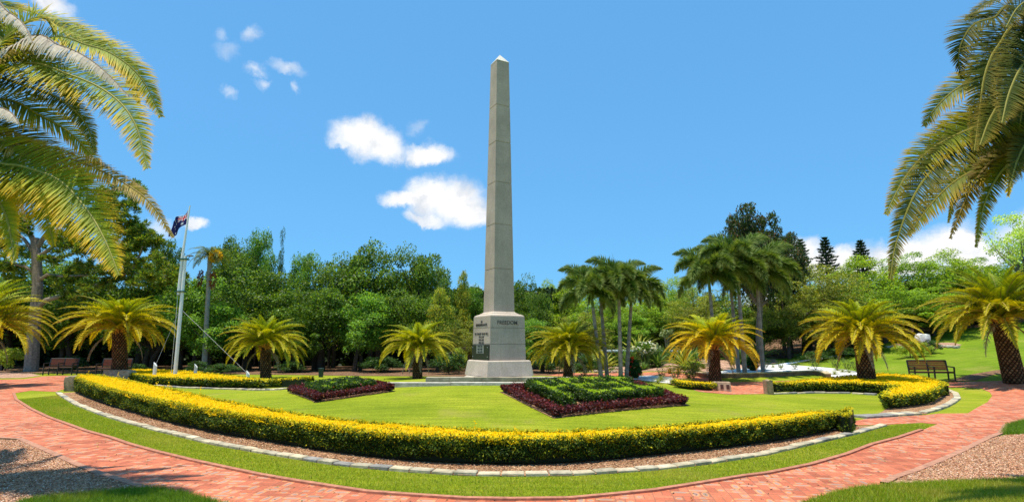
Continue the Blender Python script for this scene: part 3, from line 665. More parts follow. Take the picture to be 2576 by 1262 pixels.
# ------------------------------------------------------------------ fronds
def frond(rng_, curve, width, npair, matl, colf, rach=(.42, .36, .08), vee=.45, fwd=.9, lw=.028, droop=.35, rr=.018, plume=False, tipbare=0, seg=2, sparse=0.0, up=None):
    """curve: list of points along the rachis; leaflets on both sides. colf(s, t)->colour, s along the frond, t along the leaflet"""
    P = np.array([tuple(p) for p in curve]); n = len(P)
    mb = MB(); mb.tube([tuple(p) for p in P], [rr * (1 - .8 * i / (n - 1)) + .002 for i in range(n)], 5, rach, cap=False)
    S_ = np.concatenate([[0], np.cumsum(np.linalg.norm(np.diff(P, axis=0), axis=1))]); Lt = S_[-1]
    s = np.linspace(.10 if not plume else .06, .995, npair); s = s + rng_.uniform(-.3, .3, npair) / npair
    s = np.clip(s, 0, 1)
    pts = np.stack([np.interp(s * Lt, S_, P[:, k]) for k in range(3)], 1)
    e = .01; tan = np.stack([np.interp(np.clip(s + e, 0, 1) * Lt, S_, P[:, k]) - np.interp(np.clip(s - e, 0, 1) * Lt, S_, P[:, k]) for k in range(3)], 1); tan /= np.linalg.norm(tan, axis=1, keepdims=True)
    upv = np.array((0, 0, 1.)) if up is None else np.array(up, float)
    side = np.cross(tan, upv); nn = np.linalg.norm(side, axis=1, keepdims=True)
    side = np.where(nn < .15, side + np.array((0.2, 0, 0)), side); side /= np.linalg.norm(side, axis=1, keepdims=True)
    nor = np.cross(side, tan)
    prof = np.sin(np.pi * np.clip(s, .02, .98) ** .75) ** .55 * (.45 + .55 * (1 - s)) * 1.25
    for sg in ((-1, 1) if not plume else (-1, -.5, 0, .5, 1, 1.5)):
        keep = rng_.random(npair) >= sparse
        if plume:
            ang = rng_.uniform(0, 2 * np.pi, npair); d0 = side * np.cos(ang)[:, None] + nor * np.sin(ang)[:, None]
            ff = fwd * rng_.uniform(.6, 1.3, npair)
            d = d0 + tan * ff[:, None]
        else:
            va = vee * rng_.uniform(.4, 1.5, npair); ff = (fwd * (.55 + .9 * s)) * rng_.uniform(.8, 1.2, npair)
            d = side * sg + nor * va[:, None] + tan * ff[:, None]
        d /= np.linalg.norm(d, axis=1, keepdims=True)
        ll = width * prof * rng_.uniform(.8, 1.12, npair)
        w = np.full(npair, lw) * (.5 + .5 * prof / prof.max())
        wv = np.cross(d, nor if not plume else d0[:, [1, 2, 0]]); wv /= np.maximum(np.linalg.norm(wv, axis=1, keepdims=True), 1e-6)
        rings = []; cols = []
        for k in range(seg + 1):
            t = k / seg; c = pts + d * (ll * t)[:, None]; c[:, 2] -= droop * ll * t * t * .6
            ww = w * (1 - t) ** .7 if k else w * .7
            if k == seg: ww = w * .04
            elif k: ww = w * (1.0 - .35 * (t))
            rings.append(c - wv * ww[:, None] / 2); rings.append(c + wv * ww[:, None] / 2)
            cc = colf(s, t, npair); cols += [cc, cc]
        V = np.stack(rings, 1); V = V[keep]; C = np.stack(cols, 1)[keep]; m = len(V); K = 2 * (seg + 1)
        b = (np.arange(m) * K)[:, None]
        f = np.concatenate([b + np.array([2 * k, 2 * k + 1, 2 * k + 3, 2 * k + 2]) for k in range(seg)])
        mb.add(V.reshape(-1, 3), f, C.reshape(-1, 3))
    return mb
def arc(L, a0, a1, n=14, pw=1.0, side=0.0):
    P = [Vector((0, 0, 0))]; 
    for i in range(n):
        t = ((i + .5) / n) ** pw; a = R(a0 + (a1 - a0) * t)
        P.append(P[-1] + Vector((math.cos(a), side * t, math.sin(a))) * (L / n))
    return P
def colfn(rg, c0, c1, c2):
    c0, c1, c2 = map(np.array, (c0, c1, c2))
    def f(s, t, n):
        k = np.clip(t * .75 + .35 * (s - .3) + rg.uniform(-.12, .12, n), 0, 1)[:, None]
        c = np.where(k < .5, c0 + (c1 - c0) * k * 2, c1 + (c2 - c1) * (k - .5) * 2)
        return np.clip(c * rg.uniform(.8, 1.2, (n, 1)), 0, 1)
    return f
GRN, YGR, ORG, DED = (.09, .19, .010), (.50, .50, .014), (.95, .50, .010), (.36, .28, .19)
FR = {}
def frond_set(key, warm, darkg=1.0):
    rg = np.random.default_rng(hash_(key)); out = []
    for k in range(8):
        t = k / 7; a0 = 84 - 64 * t; a1 = a0 - 62 - 34 * t
        g = np.array(GRN) * (1.1 - .1 * t) * darkg; y = np.array(YGR) * darkg * (1 + .1 * t)
        wm = warm * (t ** 1.1)
        base = g * (1 - wm * .65) + np.array(YGR) * wm * .65; md = y * (1 - wm * .5) + np.array(ORG) * wm * .5; tp = y * (1 - wm) + np.array(ORG) * wm
        if t < .35: md = md * .6 + g * .9 * .6; tp = md * 1.1
        mb = frond(rg, arc(1.0, a0, a1, 14, 1.15, rg.uniform(-.12, .12)), .185, 92, None, colfn(rg, base, md, tp), rach=(.30, .27, .06) if t < .5 else (.48, .36, .07), lw=.0135, droop=.35, vee=.75, fwd=1.0, rr=.012)
        out.append(mb.mesh('frond', M['palm']))
    mb = frond(rg, arc(.85, -20, -88, 12), .12, 40, None, colfn(rg, DED, (.46, .38, .28), (.5, .44, .36)), rach=(.3, .2, .1), lw=.014, droop=.9, sparse=.3, rr=.012)
    out.append(mb.mesh('dead_frond', M['palm'])); return out
def hash_(s): return sum(ord(c) * (i + 7) for i, c in enumerate(s)) % 99991
for k, w, dg in (('green', .22, .92), ('mid', .50, .95), ('warm', .95, 1.1), ('dusk', .32, .75)): FR[k] = frond_set(k, w, dg)

def palm_trunk(mbx, x0, z0, x1, z1, r0, r1, rg, rows=None, y1=0):
    """trunk with diamond leaf-base scales; from (0,0,z0) to (x1,y1,z1)"""
    Ht = z1 - z0; rows = rows or max(8, int(Ht / .085)); nc = 15
    mbx.tube([(0, 0, z0 - .15), (x1 * .5, y1 * .5, (z0 + z1) / 2), (x1, y1, z1 + .1)], [r0 * .93, (r0 + r1) * .46, r1 * .9], 14, (.035, .018, .010))
    for i in range(rows):
        for j in range(nc):
            t = (i + .5) / rows; th = 2 * math.pi * (j + .5 * (i % 2)) / nc; r = r0 + (r1 - r0) * t
            c = Vector((x1 * t, y1 * t, z0 + Ht * t)); o = Vector((math.cos(th), math.sin(th), 0)); s = Vector((-o.y, o.x, 0))
            dh = Ht / rows * .95; dw = math.pi * r / nc * .92
            p = c + o * r
            v = [p - s * dw, p - Vector((0, 0, dh)), p + s * dw, p + Vector((0, 0, dh * .8)), p + o * .035 + Vector((0, 0, dh * .25))]
            k = rg.uniform(.7, 1.3); a = np.array((.075, .036, .018)) * k; b = np.array((.24, .14, .07)) * k * rg.uniform(.6, 1.5)  # scale browns set darker to imitate shade on the trunk
            mbx.add([tuple(q) for q in v], [(0, 1, 4), (1, 2, 4), (2, 3, 4), (3, 0, 4)], np.array([a, a * .5, a, a, b]))
def date_palm(bx, by, tx, ty, Y, rad, topy, r0, key, label, n=92, seed=1, full=False):
    rg = np.random.default_rng(seed)
    hub = at(tx, ty, Y); b = at(bx, by, Y); gz = hz(b.x, Y)
    root = T('date_palm', (b.x, Y, gz), label, 'palm tree', 'short thick-trunked palms ringing the circle')
    n = int(n * .82); mb = MB(); hx = hub.x - b.x; hzz = hub.z - gz; palm_trunk(mb, 0, 0, hx, hzz, r0 * 1.08, r0 * .92, rg)
    # crownshaft of cut leaf bases
    for k in range(26):
        th = k * 2.4; o = Vector((math.cos(th), math.sin(th), 0)); p = Vector((hx, 0, hzz)) + o * r0 * .7 + Vector((0, 0, rg.uniform(-.1, .15)))
        mb.tube([p, p + o * .16 + Vector((0, 0, .2))], [.045, .025], 4, (.45, .22, .05), cap=False)
    O('trunk', mb.mesh('trunk', M['trunk']), root)
    L = rad * 1.06; top = at(tx, topy, Y).z - hub.z
    for i in range(n):
        t = (i + .5) / n; k = min(7, int(t * 8)); th = i * 2.39996 + rg.uniform(-.2, .2)
        me = FR[key][k]; sc = L * rg.uniform(.88, 1.08) * (.82 if t < .3 else 1)
        vz = sc * (top / (L * .82)) if t < .3 else sc
        O('frond', me, root, (hx + math.cos(th) * r0 * .35, math.sin(th) * r0 * .35, hzz + .12 + .12 * (1 - t)), (rg.uniform(-.12, .12), rg.uniform(-.1, .1), th), (sc, sc, vz))
    for i in range(4):
        th = rg.uniform(0, 6.28); O('dead_frond', FR[key][8], root, (hx + math.cos(th) * r0 * .6, math.sin(th) * r0 * .6, hzz + .02), (0, 0, th), (L * .75,) * 3)
    return root
date_palm(305, 935, 300, 838, 27, 2.45, 738, .29, 'mid', 'palm behind the second bench, left of the flagpole', seed=11, n=96)
date_palm(669, 952, 668, 878, 27, 2.05, 790, .22, 'green', 'palm between the flagpole and the small lettered bed', seed=12)
date_palm(1050, 952, 1050, 886, 27.5, 1.95, 828, .205, 'green', 'smallest palm, just left of the monument', seed=13)
date_palm(1428, 948, 1432, 890, 26, 2.05, 800, .20, 'dusk', 'palm just right of the monument with an upright green crown', seed=14)
date_palm(1800, 966, 1795, 878, 24.5, 2.1, 795, .225, 'warm', 'orange-tipped palm beside the plaque stone', seed=15, n=96)
date_palm(2181, 946, 2168, 858, 22.0, 2.15, 745, .28, 'mid', 'palm behind the hook-shaped hedge with drooping yellow fronds', seed=16, n=96)
date_palm(2548, 922, 2518, 812, 21.5, 2.5, 665, .31, 'dusk', 'large dark-green palm on the slope at the right edge', seed=17, n=96)
date_palm(-75, 955, -62, 832, 22.0, 2.5, 690, .32, 'mid', 'palm cut off by the left edge, only its lower right fronds showing', seed=18, n=90)

# foreground palms: each frond follows its own curve in space
def fg_palm(hubpx, Y, basepx, fr, label, seed, back, tone=1.0):
    rg = np.random.default_rng(seed); hub = at(*hubpx, Y); bx = hub.x + basepx
    root = T('date_palm', (bx, Y, hz(bx, Y)), label, 'palm tree', 'short thick-trunked palms ringing the circle')
    gz = hz(bx, Y); o3 = Vector((bx, Y, gz)); mb = MB(); palm_trunk(mb, 0, 0, hub.x - bx, hub.z - gz - .25, .38, .34, rg)
    O('trunk', mb.mesh('trunk', M['trunk']), root)
    for px, dep, wd, kind in fr:
        pts = [hub - o3 + Vector((0, 0, .0))]
        m = len(px)
        for i, q in enumerate(px): pts.append(at(q[0], q[1], Y + dep * (i + 1) / m) - o3)
        # catmull-rom through the points
        cp = [pts[0] * 2 - pts[1]] + pts + [pts[-1] * 2 - pts[-2]]; C = []
        for i in range(1, len(cp) - 2):
            for k in range(6):
                t = k / 6; a, b, c, d = cp[i - 1], cp[i], cp[i + 1], cp[i + 2]
                C.append(.5 * ((2 * b) + (c - a) * t + (2 * a - 5 * b + 4 * c - d) * t * t + (3 * b - a - 3 * c + d) * t ** 3))
        C.append(pts[-1])
        if kind == 'dead': cf = colfn(rg, (.40, .32, .24), (.55, .48, .40), (.62, .56, .5)); kw = dict(rach=(.25, .18, .12), droop=1.6, sparse=.45, lw=.026, vee=-.5)
        elif kind == 'half': cf = colfn(rg, (.16, .19, .02), (.42, .30, .04), (.50, .38, .26)); kw = dict(rach=(.42, .3, .1), droop=.5, sparse=.1, lw=.02, vee=.3)
        elif kind == 'dark': cf = colfn(rg, (.05, .085, .010), (.13, .16, .012), (.50, .33, .04)); kw = dict(rach=(.30, .27, .05), droop=.3, lw=.021, vee=.3)
        else: cf = colfn(rg, (.10, .18, .008), (.32, .35, .010), (.88, .50, .015)); kw = dict(rach=(.40, .36, .08), droop=.3, lw=.021, vee=.3)
        cf0 = cf; cf = (lambda s_, t_, n_, c=cf0, k=tone: c(s_, t_, n_) * k)
        L_ = sum((C[i + 1] - C[i]).length for i in range(len(C) - 1))
        fb = frond(rg, C, wd * .9, int(L_ * 74), None, cf, rr=.02 if kind != 'dead' else .011, fwd=.62, seg=3, up=(0, -.75 if kind != 'dead' else 0, .66), **kw)
        o = O('frond', fb.mesh('frond', M['palm']), root)
        if kind == 'dead': o['label'] = 'dry grey-brown frond'
    # fronds on the far side of the crown, out of the frame
    for i in range(back[0]):
        t = rg.random(); th = R(back[1] + rg.uniform(-75, 75)); k = min(7, int(t * 8))
        O('frond', FR['mid'][k], root, hub - o3, (0, 0, th), (2.6,) * 3)
LF = [([(100, 106), (223, 116), (299, 147), (359, 203), (407, 295)], .3, 0.609, 'g'),
      ([(40, 165), (179, 191), (279, 239), (339, 311), (371, 425)], -.5, 0.667, 'g'),
      ([(60, 60), (160, 70), (260, 120), (330, 190), (350, 262)], .9, 0.580, 'g'),
      ([(-60, 10), (20, 20), (80, 30), (150, 62), (220, 115)], .8, 0.522, 'g'),
      ([(0, 250), (100, 291), (171, 331), (223, 383), (252, 425)], .8, 0.493, 'g'),
      ([(0, 351), (80, 375), (200, 407), (279, 442), (371, 503), (437, 598)], .2, 0.319, 'half'),
      ([(-30, 400), (60, 420), (150, 455), (220, 530), (262, 600), (300, 692)], -.6, 0.725, 'g'),
      ([(-80, 430), (20, 440), (80, 480), (120, 560), (135, 618)], -.2, 0.493, 'g'),
      ([(-100, 470), (-20, 470), (20, 510), (40, 570)], .5, 0.493, 'g'),
      ([(-100, 300), (-20, 312), (60, 345), (130, 400), (170, 470)], .9, 0.522, 'dark'),
      ([(-80, 100), (10, 130), (80, 150), (120, 190), (130, 240)], .9, 0.580, 'g'),
      ([(-60, -10), (20, 30), (60, 62), (82, 108)], -.9, 0.204, 'dead'),
      ([(60, 100), (150, 115), (210, 140), (262, 178), (325, 242)], -.8, 0.240, 'dead'),
      ([(-60, 255), (0, 270), (30, 285), (48, 312)], -.9, 0.180, 'dead'),
      ([(330, 460), (385, 505), (415, 545), (440, 590)], -.1, 0.204, 'dead')]
LF = LF[:14] + [([(-60, 90), (20, 105), (100, 150), (170, 220), (200, 300)], .4, .5, 'g'), ([(-40, 200), (60, 215), (150, 250), (215, 310), (240, 385)], -.2, .44, 'dark'), ([(-90, 380), (0, 395), (90, 440), (150, 520), (190, 610)], .2, .5, 'g'), ([(-120, 440), (-40, 470), (10, 530), (30, 610), (36, 660)], -.5, .42, 'g'), ([(-100, 20), (-20, 50), (60, 90), (120, 120)], .6, .46, 'g')]
fg_palm((-190, 300), 6.6, -.3, LF, 'palm outside the left edge whose long fronds reach in over the sky', 21, (10, 180))
RFD = [([(2575, 75), (2512, 115), (2477, 190), (2462, 300), (2451, 379)], -.7, 0.522, 'dark'),
       ([(2560, 30), (2500, 45), (2450, 62), (2420, 105), (2411, 150), (2420, 200)], .2, 0.580, 'dark'),
       ([(2560, 160), (2470, 190), (2400, 228), (2351, 275), (2325, 318)], .5, 0.551, 'g'),
       ([(2560, 290), (2449, 321), (2345, 373), (2276, 448), (2228, 540)], -.3, 0.493, 'g'),
       ([(2560, 310), (2460, 350), (2391, 385), (2328, 448), (2288, 516), (2252, 620), (2240, 702)], -.6, 0.406, 'dark'),
       ([(2570, 384), (2494, 410), (2410, 450), (2345, 510), (2285, 592)], .4, 0.478, 'g'),
       ([(2575, 395), (2525, 425), (2487, 485), (2468, 545), (2455, 622)], -.2, 0.246, 'g'),
       ([(2560, 375), (2490, 410), (2440, 480), (2405, 560), (2390, 600)], .2, 0.261, 'half'),
       ([(2540, 370), (2460, 410), (2410, 470), (2385, 560)], .5, 0.232, 'g'),
       ([(2575, 185), (2530, 235), (2490, 300), (2465, 365)], -.9, 0.493, 'dark'),
       ([(2620, 120), (2575, 160), (2540, 230), (2520, 310)], -1.0, 0.522, 'dark'),
       ([(2600, -40), (2540, -20), (2480, 10), (2430, 50)], .5, 0.522, 'dark'),
       ([(2660, 20), (2600, 0), (2560, 20), (2530, 70)], -.6, 0.493, 'dark'),
       ([(2600, 260), (2520, 265), (2440, 290), (2370, 345), (2320, 430)], .6, 0.435, 'g'),
       ([(2640, 330), (2590, 350), (2560, 400), (2540, 470)], -.8, 0.348, 'dark')]
RFD += [([(2620, 60), (2560, 90), (2500, 150), (2470, 230)], .3, .5, 'dark'), ([(2620, 230), (2560, 250), (2500, 300), (2440, 400)], .4, .46, 'dark'), ([(2640, 300), (2590, 320), (2530, 380), (2500, 460)], .2, .36, 'dark'), ([(2640, 130), (2590, 190), (2570, 280), (2560, 360)], -.3, .4, 'dark')]
fg_palm((2760, 270), 6.4, .3, RFD, 'palm outside the right edge whose dark fronds hang in over the sky', 22, (16, 0), .62)

# ------------------------------------------------------------------ foxtail palms
def foxf(seed, a0, a1):
    rg = np.random.default_rng(seed)
    cf = colfn(rg, (.05, .11, .014), (.12, .20, .03), (.34, .38, .12))
    return frond(rg, arc(1.0, a0, a1, 12, 1.1), .25, 96, None, cf, rach=(.14, .2, .05), lw=.022, droop=.35, plume=True, fwd=.9, rr=.012).mesh('frond', M['palm'])
FOX = [foxf(31, 84, -20), foxf(32, 66, -72), foxf(33, 48, -88), foxf(34, 15, -89)]
SKIRT = {}
def foxtail(bx, by, tx, ty, Y, L, r, label, seed, n=11, skirt=False):
    rg = np.random.default_rng(seed); b = at(bx, by, Y); gz = hz(b.x, Y); h = at(tx, ty + 30, Y); hx, hh = h.x - b.x, h.z - gz; L *= 1.22
    root = T('foxtail_palm', (b.x, Y, gz), label, 'palm tree', 'slender palms with bushy plumed fronds')
    mb = MB(); n_ = 26; P = [(hx * (i / n_), 0, -.1 + (hh + .1) * i / n_) for i in range(n_ + 1)]
    shaft = max(.6, hh * .16)
    C = []
    for i in range(n_ + 1):
        z = P[i][2]; k = .25 + .035 * ((i % 2) * 2 - 1); c = (k * 1.1, k * .92, k * .76) if z < hh - shaft else (.12, .17, .04); C += [c] * 10
    mb.tube(P, [r * (1.25 - .5 * i / n_) * (1.0 if i % 2 else .96) for i in range(n_ + 1)], 10, np.array(C), cap=False)
    O('trunk', mb.mesh('trunk', M['ringed'], True), root)
    for i in range(n):
        th = i * 2.4 + rg.uniform(-.3, .3); k = [0, 0, 1, 1, 1, 2, 2, 2, 3, 3, 3, 3][min(11, int(i * 12 / n))]; sc = L * rg.uniform(.85, 1.12)
        O('frond', FOX[k], root, (hx, 0, hh), (rg.uniform(-.15, .15), 0, th), (sc,) * 3)
    mb = MB(); mb.tube([(hx, 0, hh), (hx - .06, 0, hh + L * .25), (hx - .25, .0, hh + L * .62)], [.02, .012, .004], 5, (.2, .22, .08)); O('spear_leaf', mb.mesh('spear_leaf', M['palm']), root)
    return root
foxtail(1514, 960, 1487, 706, 25.6, 1.75, .085, 'slender palm, leftmost trunk of the clump right of the monument', 41)
foxtail(1528, 955, 1508, 688, 27.2, 1.75, .085, 'slender palm second from the left in the clump right of the monument', 42)
foxtail(1562, 960, 1556, 682, 25.4, 1.8, .085, 'slender palm, third trunk in the clump right of the monument', 43)
foxtail(1575, 952, 1590, 700, 26.6, 1.8, .085, 'slender palm, rightmost trunk of the clump right of the monument', 44)
foxtail(1806, 960, 1782, 662, 27.0, 2.0, .085, 'slender palm rising behind the orange-tipped palm', 45)
foxtail(1858, 930, 1835, 655, 28.5, 2.0, .085, 'slender palm between two others in the tall right-hand clump', 46)
foxtail(1874, 937, 1853, 632, 27.0, 2.0, .09, 'tallest slender palm, its trunk standing in the white gravel', 47)
foxtail(1919, 927, 1903, 655, 27.5, 2.1, .085, 'slender palm at the right of the tall clump, beside the gravel bed', 48)

# ------------------------------------------------------------------ broadleaf trees
def crown_mesh(seed, cols, w, RX=3.0, H0=8.0, zlo=.22, nc=70, per=230, leaf=.17, cr=(.55, 1.0), shape='round', ellip=.85, tipc=None, bright=1.75, flat=.8, gaps=.12):
    rg = np.random.default_rng(seed); mb = MB(); C = []
    zc = (zlo + 1) / 2 * H0; rz = (1 - zlo) / 2 * H0
    while len(C) < nc:
        d = rg.normal(0, 1, 3); d /= np.linalg.norm(d); rr = rg.uniform(.50, .96) if rg.random() < .8 else rg.uniform(.1, .5)
        p = d * rr
        if shape == 'cone' and (p[2] > 0): p[:2] *= (1 - .75 * p[2])
        if shape == 'skirt' and p[2] < 0: p[:2] *= 1.12
        lump = 1 + .16 * math.sin(3 * math.atan2(d[1], d[0]) + seed) + .12 * math.sin(5 * d[2] + seed * 2)
        C.append((p[0] * RX * lump, p[1] * RX * lump, zc + p[2] * rz * (1 + .08 * math.sin(4 * math.atan2(d[1], d[0]) + seed * 1.7))))
    for c in C:
        r = rg.uniform(*cr); n = int(per * rg.uniform(.7, 1.3)); d = rg.normal(0, 1, (n, 3)); d[:, 2] = d[:, 2] * .9 + .3; d /= np.linalg.norm(d, axis=1, keepdims=True)
        rad = r * rg.uniform(.35, 1.0, n) ** .5 * (1 + .25 * np.sin(d[:, 0] * 5 + c[0]) * np.sin(d[:, 1] * 4 + c[1]))
        p = np.array(c) + d * rad[:, None] * np.array((1, 1, flat))
        D = d + rg.normal(0, .7, (n, 3)); D[:, 2] -= .25; N = d * .6 + rg.normal(0, .5, (n, 3)) + np.array((0, 0, .5))
        cl = np.clip(pal(rg, n, cols, w, .3) * rg.uniform(.75, 1.3) * bright, 0, 1)
        if tipc is not None and rg.random() < tipc[2]:
            k = rg.random(n) < tipc[1] * np.clip(d[:, 2] + .4, 0, 1); cl[k] = np.array(tipc[0]) * rg.uniform(.8, 1.2, (int(k.sum()), 1))
        mb.leaves(p, D, N, leaf * rg.uniform(.7, 1.4, n), leaf * .55, cl)
    return mb.mesh('crown', M['leaf']), C
def limb_mesh(C, zb, seed, col, r0=.22, every=5, H0=8.0, lean=.5, multi=1):
    rg = random.Random(seed); mb = MB()
    for m in range(multi):
        ox, oy = (0, 0) if multi == 1 else (rg.uniform(-.9, .9), rg.uniform(-.7, .7)); rr = r0 * (1 if multi == 1 else rg.uniform(.4, .9))
        fx, fy = ox + rg.uniform(-lean, lean), oy + rg.uniform(-lean, lean); fz = zb * H0
        mb.tube([(ox, oy, -.3), (ox * .9, oy, fz * .5), (fx, fy, fz)], [rr * 1.3, rr, rr * .8], 9, col)
        for c in C[m::every * multi]:
            a = Vector((fx, fy, fz)); b = Vector(c); mid_ = a.lerp(b, .5) + Vector((rg.uniform(-.3, .3), rg.uniform(-.3, .3), rg.uniform(-.1, .3)))
            mb.tube([a, a.lerp(mid_, .5), mid_, b], [rr * .6, rr * .42, rr * .28, rr * .08], 6, col, cap=False)
    return mb.mesh('trunk', M['bark'])
BR, GB = (.07, .05, .035), (.22, .19, .16)  # brown bark lowered to imitate the dark shade under the canopy
TR = {}
def reg(k, seed, trunkc=BR, zb=.35, r0=.22, multi=1, every=5, **kw):
    me, C = crown_mesh(seed, **kw); TR[k] = (me, limb_mesh(C, zb, seed, trunkc, r0, multi=multi, every=every))
FG = [(.042, .085, .008), (.07, .125, .010), (.115, .175, .014), (.022, .05, .006)]
reg('fig_a', 101, cols=FG, w=[4, 4, 2, 3], zlo=.20, shape='skirt', nc=85, multi=3)
reg('fig_b', 102, cols=FG, w=[3, 5, 2.5, 2], zlo=.24, nc=80, multi=2, tipc=((.14, .22, .03), .5, .5))
reg('fig_c', 103, cols=FG, w=[4, 3, 1.5, 4], zlo=.18, shape='cone', nc=75, cr=(.45, .85))
reg('fig_d', 104, cols=[(.06, .14, .014), (.10, .19, .02), (.14, .24, .025), (.03, .07, .01)], w=[3, 4, 3, 2], zlo=.20, nc=80, multi=2)
reg('wisp', 105, cols=[(.05, .10, .03), (.07, .12, .035), (.10, .15, .05)], w=[3, 3, 2], RX=1.3, zlo=.35, shape='cone', nc=26, per=110, leaf=.15, cr=(.35, .6), r0=.10)
reg('yellow', 106, cols=[(.16, .20, .02), (.26, .27, .025), (.08, .13, .015), (.38, .30, .03)], w=[4, 3, 3, 1], zlo=.1, shape='cone', nc=55, per=200, RX=2.0)
reg('lime_a', 107, cols=[(.17, .25, .012), (.25, .33, .02), (.10, .16, .010), (.05, .09, .008)], w=[4, 4, 3, 1.5], zlo=.08, nc=150, per=170, cr=(.35, .75), leaf=.13, bright=1.6, flat=.85, multi=2, trunkc=(.09, .07, .05))
reg('lime_b', 108, cols=[(.14, .23, .018), (.20, .30, .025), (.09, .15, .012), (.04, .08, .01)], w=[4, 4, 3, 2], zlo=.08, nc=150, per=165, cr=(.35, .72), leaf=.13, bright=1.6, flat=.85, multi=2, trunkc=(.09, .07, .05))
reg('olive', 109, cols=[(.12, .15, .02), (.19, .21, .03), (.07, .09, .012), (.24, .22, .05)], w=[4, 3, 4, 1], zlo=.06, nc=140, per=150, cr=(.35, .7), leaf=.13, flat=.85, multi=2, trunkc=(.12, .08, .06))
reg('magnolia', 110, cols=[(.022, .045, .012), (.04, .07, .015), (.14, .07, .03), (.07, .10, .02)], w=[5, 4, 1.6, 2], zlo=.35, nc=140, per=240, leaf=.16, cr=(.45, .8), bright=1.2, r0=.25, every=3, trunkc=(.16, .13, .10))
reg('pale', 111, cols=[(.26, .34, .06), (.34, .42, .09), (.18, .26, .04)], w=[3, 3, 2], zlo=.2, nc=60, per=130, leaf=.15, cr=(.5, .9), every=3, trunkc=GB)
reg('shrub', 112, cols=[(.04, .10, .02), (.07, .15, .03), (.03, .06, .015)], w=[3, 3, 2], RX=1.0, H0=1.6, zlo=.08, nc=30, per=130, leaf=.10, bright=1.0, cr=(.2, .36), r0=.03, zb=.2)
reg('shrub_y', 113, cols=[(.16, .21, .02), (.26, .30, .03), (.10, .15, .015)], w=[3, 3, 2], RX=1.0, H0=1.6, zlo=.05, nc=30, per=130, leaf=.09, cr=(.2, .36), r0=.03, zb=.2)
def tree(kind, px, topy, wpx, Y, label, group=None, name='broadleaf_tree', cat='tree', seed=0, nom=(6.4, 8.0), deep=None):
    p = at(px, topy, Y); z = hz(p.x, Y); h = p.z - z; w = wpx / F * math.hypot(Y * .986, 0) / nom[0]; rz_ = (hash_(label) % 628) / 100
    root = T(name, (p.x, Y, z), label, cat, group, rot=(0, 0, rz_), scale=(w, w if deep is None else deep, h / nom[1]))
    O('crown', TR[kind][0], root); O('trunk', TR[kind][1], root)
    return root
FORE = [('fig_c', 425, 588, 120, 44, 'tree behind the flag, its narrow top showing against the sky'),
        ('fig_a', 380, 655, 260, 40, 'dark fig tree behind the pine crown'), ('fig_b', 150, 640, 330, 43, 'dense tree behind the big pine trunk'),
        ('fig_d', 490, 690, 230, 37, 'leafy tree right behind the flagpole'), ('fig_b', 610, 598, 170, 43, 'tree with two rounded heads right of the yellow-fruited palm'),
        ('fig_c', 575, 580, 110, 45, 'pointed tree rising behind the yellow-fruited palm'),
        ('fig_a', 655, 668, 250, 37.5, 'broad tree filling the wood behind the second palm'),
        ('fig_d', 660, 572, 105, 43, 'tall thin-leaved tree standing above the wood'), ('wisp', 713, 566, 52, 41, 'spindly tree sticking up highest from the wood'),
        ('fig_d', 765, 630, 120, 42, 'bright leafy head left of the big fig'), ('fig_b', 850, 630, 190, 41, 'tree between the spindly tree and the big fig'),
        ('fig_a', 960, 610, 240, 42, 'big fig, broadest crown of the wood'), ('fig_b', 1065, 618, 190, 41, 'right shoulder of the wood against the sky'),
        ('fig_a', 800, 720, 230, 36, 'drooping leafy tree at the front of the wood'), ('fig_d', 930, 735, 200, 35, 'leafy tree before the big fig'),
        ('fig_b', 1040, 730, 200, 35.5, 'tree above the smallest palm'), ('fig_c', 1110, 690, 110, 38, 'slim dark tree at the end of the wood'),
        ('yellow', 1105, 715, 120, 34, 'yellowish tree at the right end of the wood'), ('yellow', 1165, 672, 80, 40, 'tall narrow yellow-green tree left of the obelisk'),
        ('fig_d', 1190, 712, 110, 41, 'open tree close to the left side of the obelisk'), ('olive', 1175, 800, 150, 36, 'low olive tree behind the left of the pedestal'),
        ('fig_d', 560, 760, 200, 34.5, 'low-branching tree at the edge of the left wood'), ('fig_a', 400, 770, 210, 36, 'dark tree behind the first palm'),
        ('fig_b', 190, 720, 240, 38, 'leafy tree left of the first palm'), ('fig_a', 20, 700, 260, 40, 'dark tree behind the left edge palm'),
        ('fig_c', 735, 790, 170, 34, 'leafy tree beside the second palm'), ('fig_b', 1300, 690, 130, 40, 'round dark tree right behind the obelisk'),
        ('fig_a', 1345, 730, 110, 38, 'dark tree sloping down right of the obelisk'), ('fig_d', 1350, 800, 150, 34, 'leafy tree behind the palm right of the monument'),
        ('fig_a', -180, 620, 400, 42, 'tree beyond the left edge')]
for k, px, ty, w, Y, lb_ in FORE: tree(k, px, ty, w, Y, lb_, 'trees of the dense wood behind the lawn')
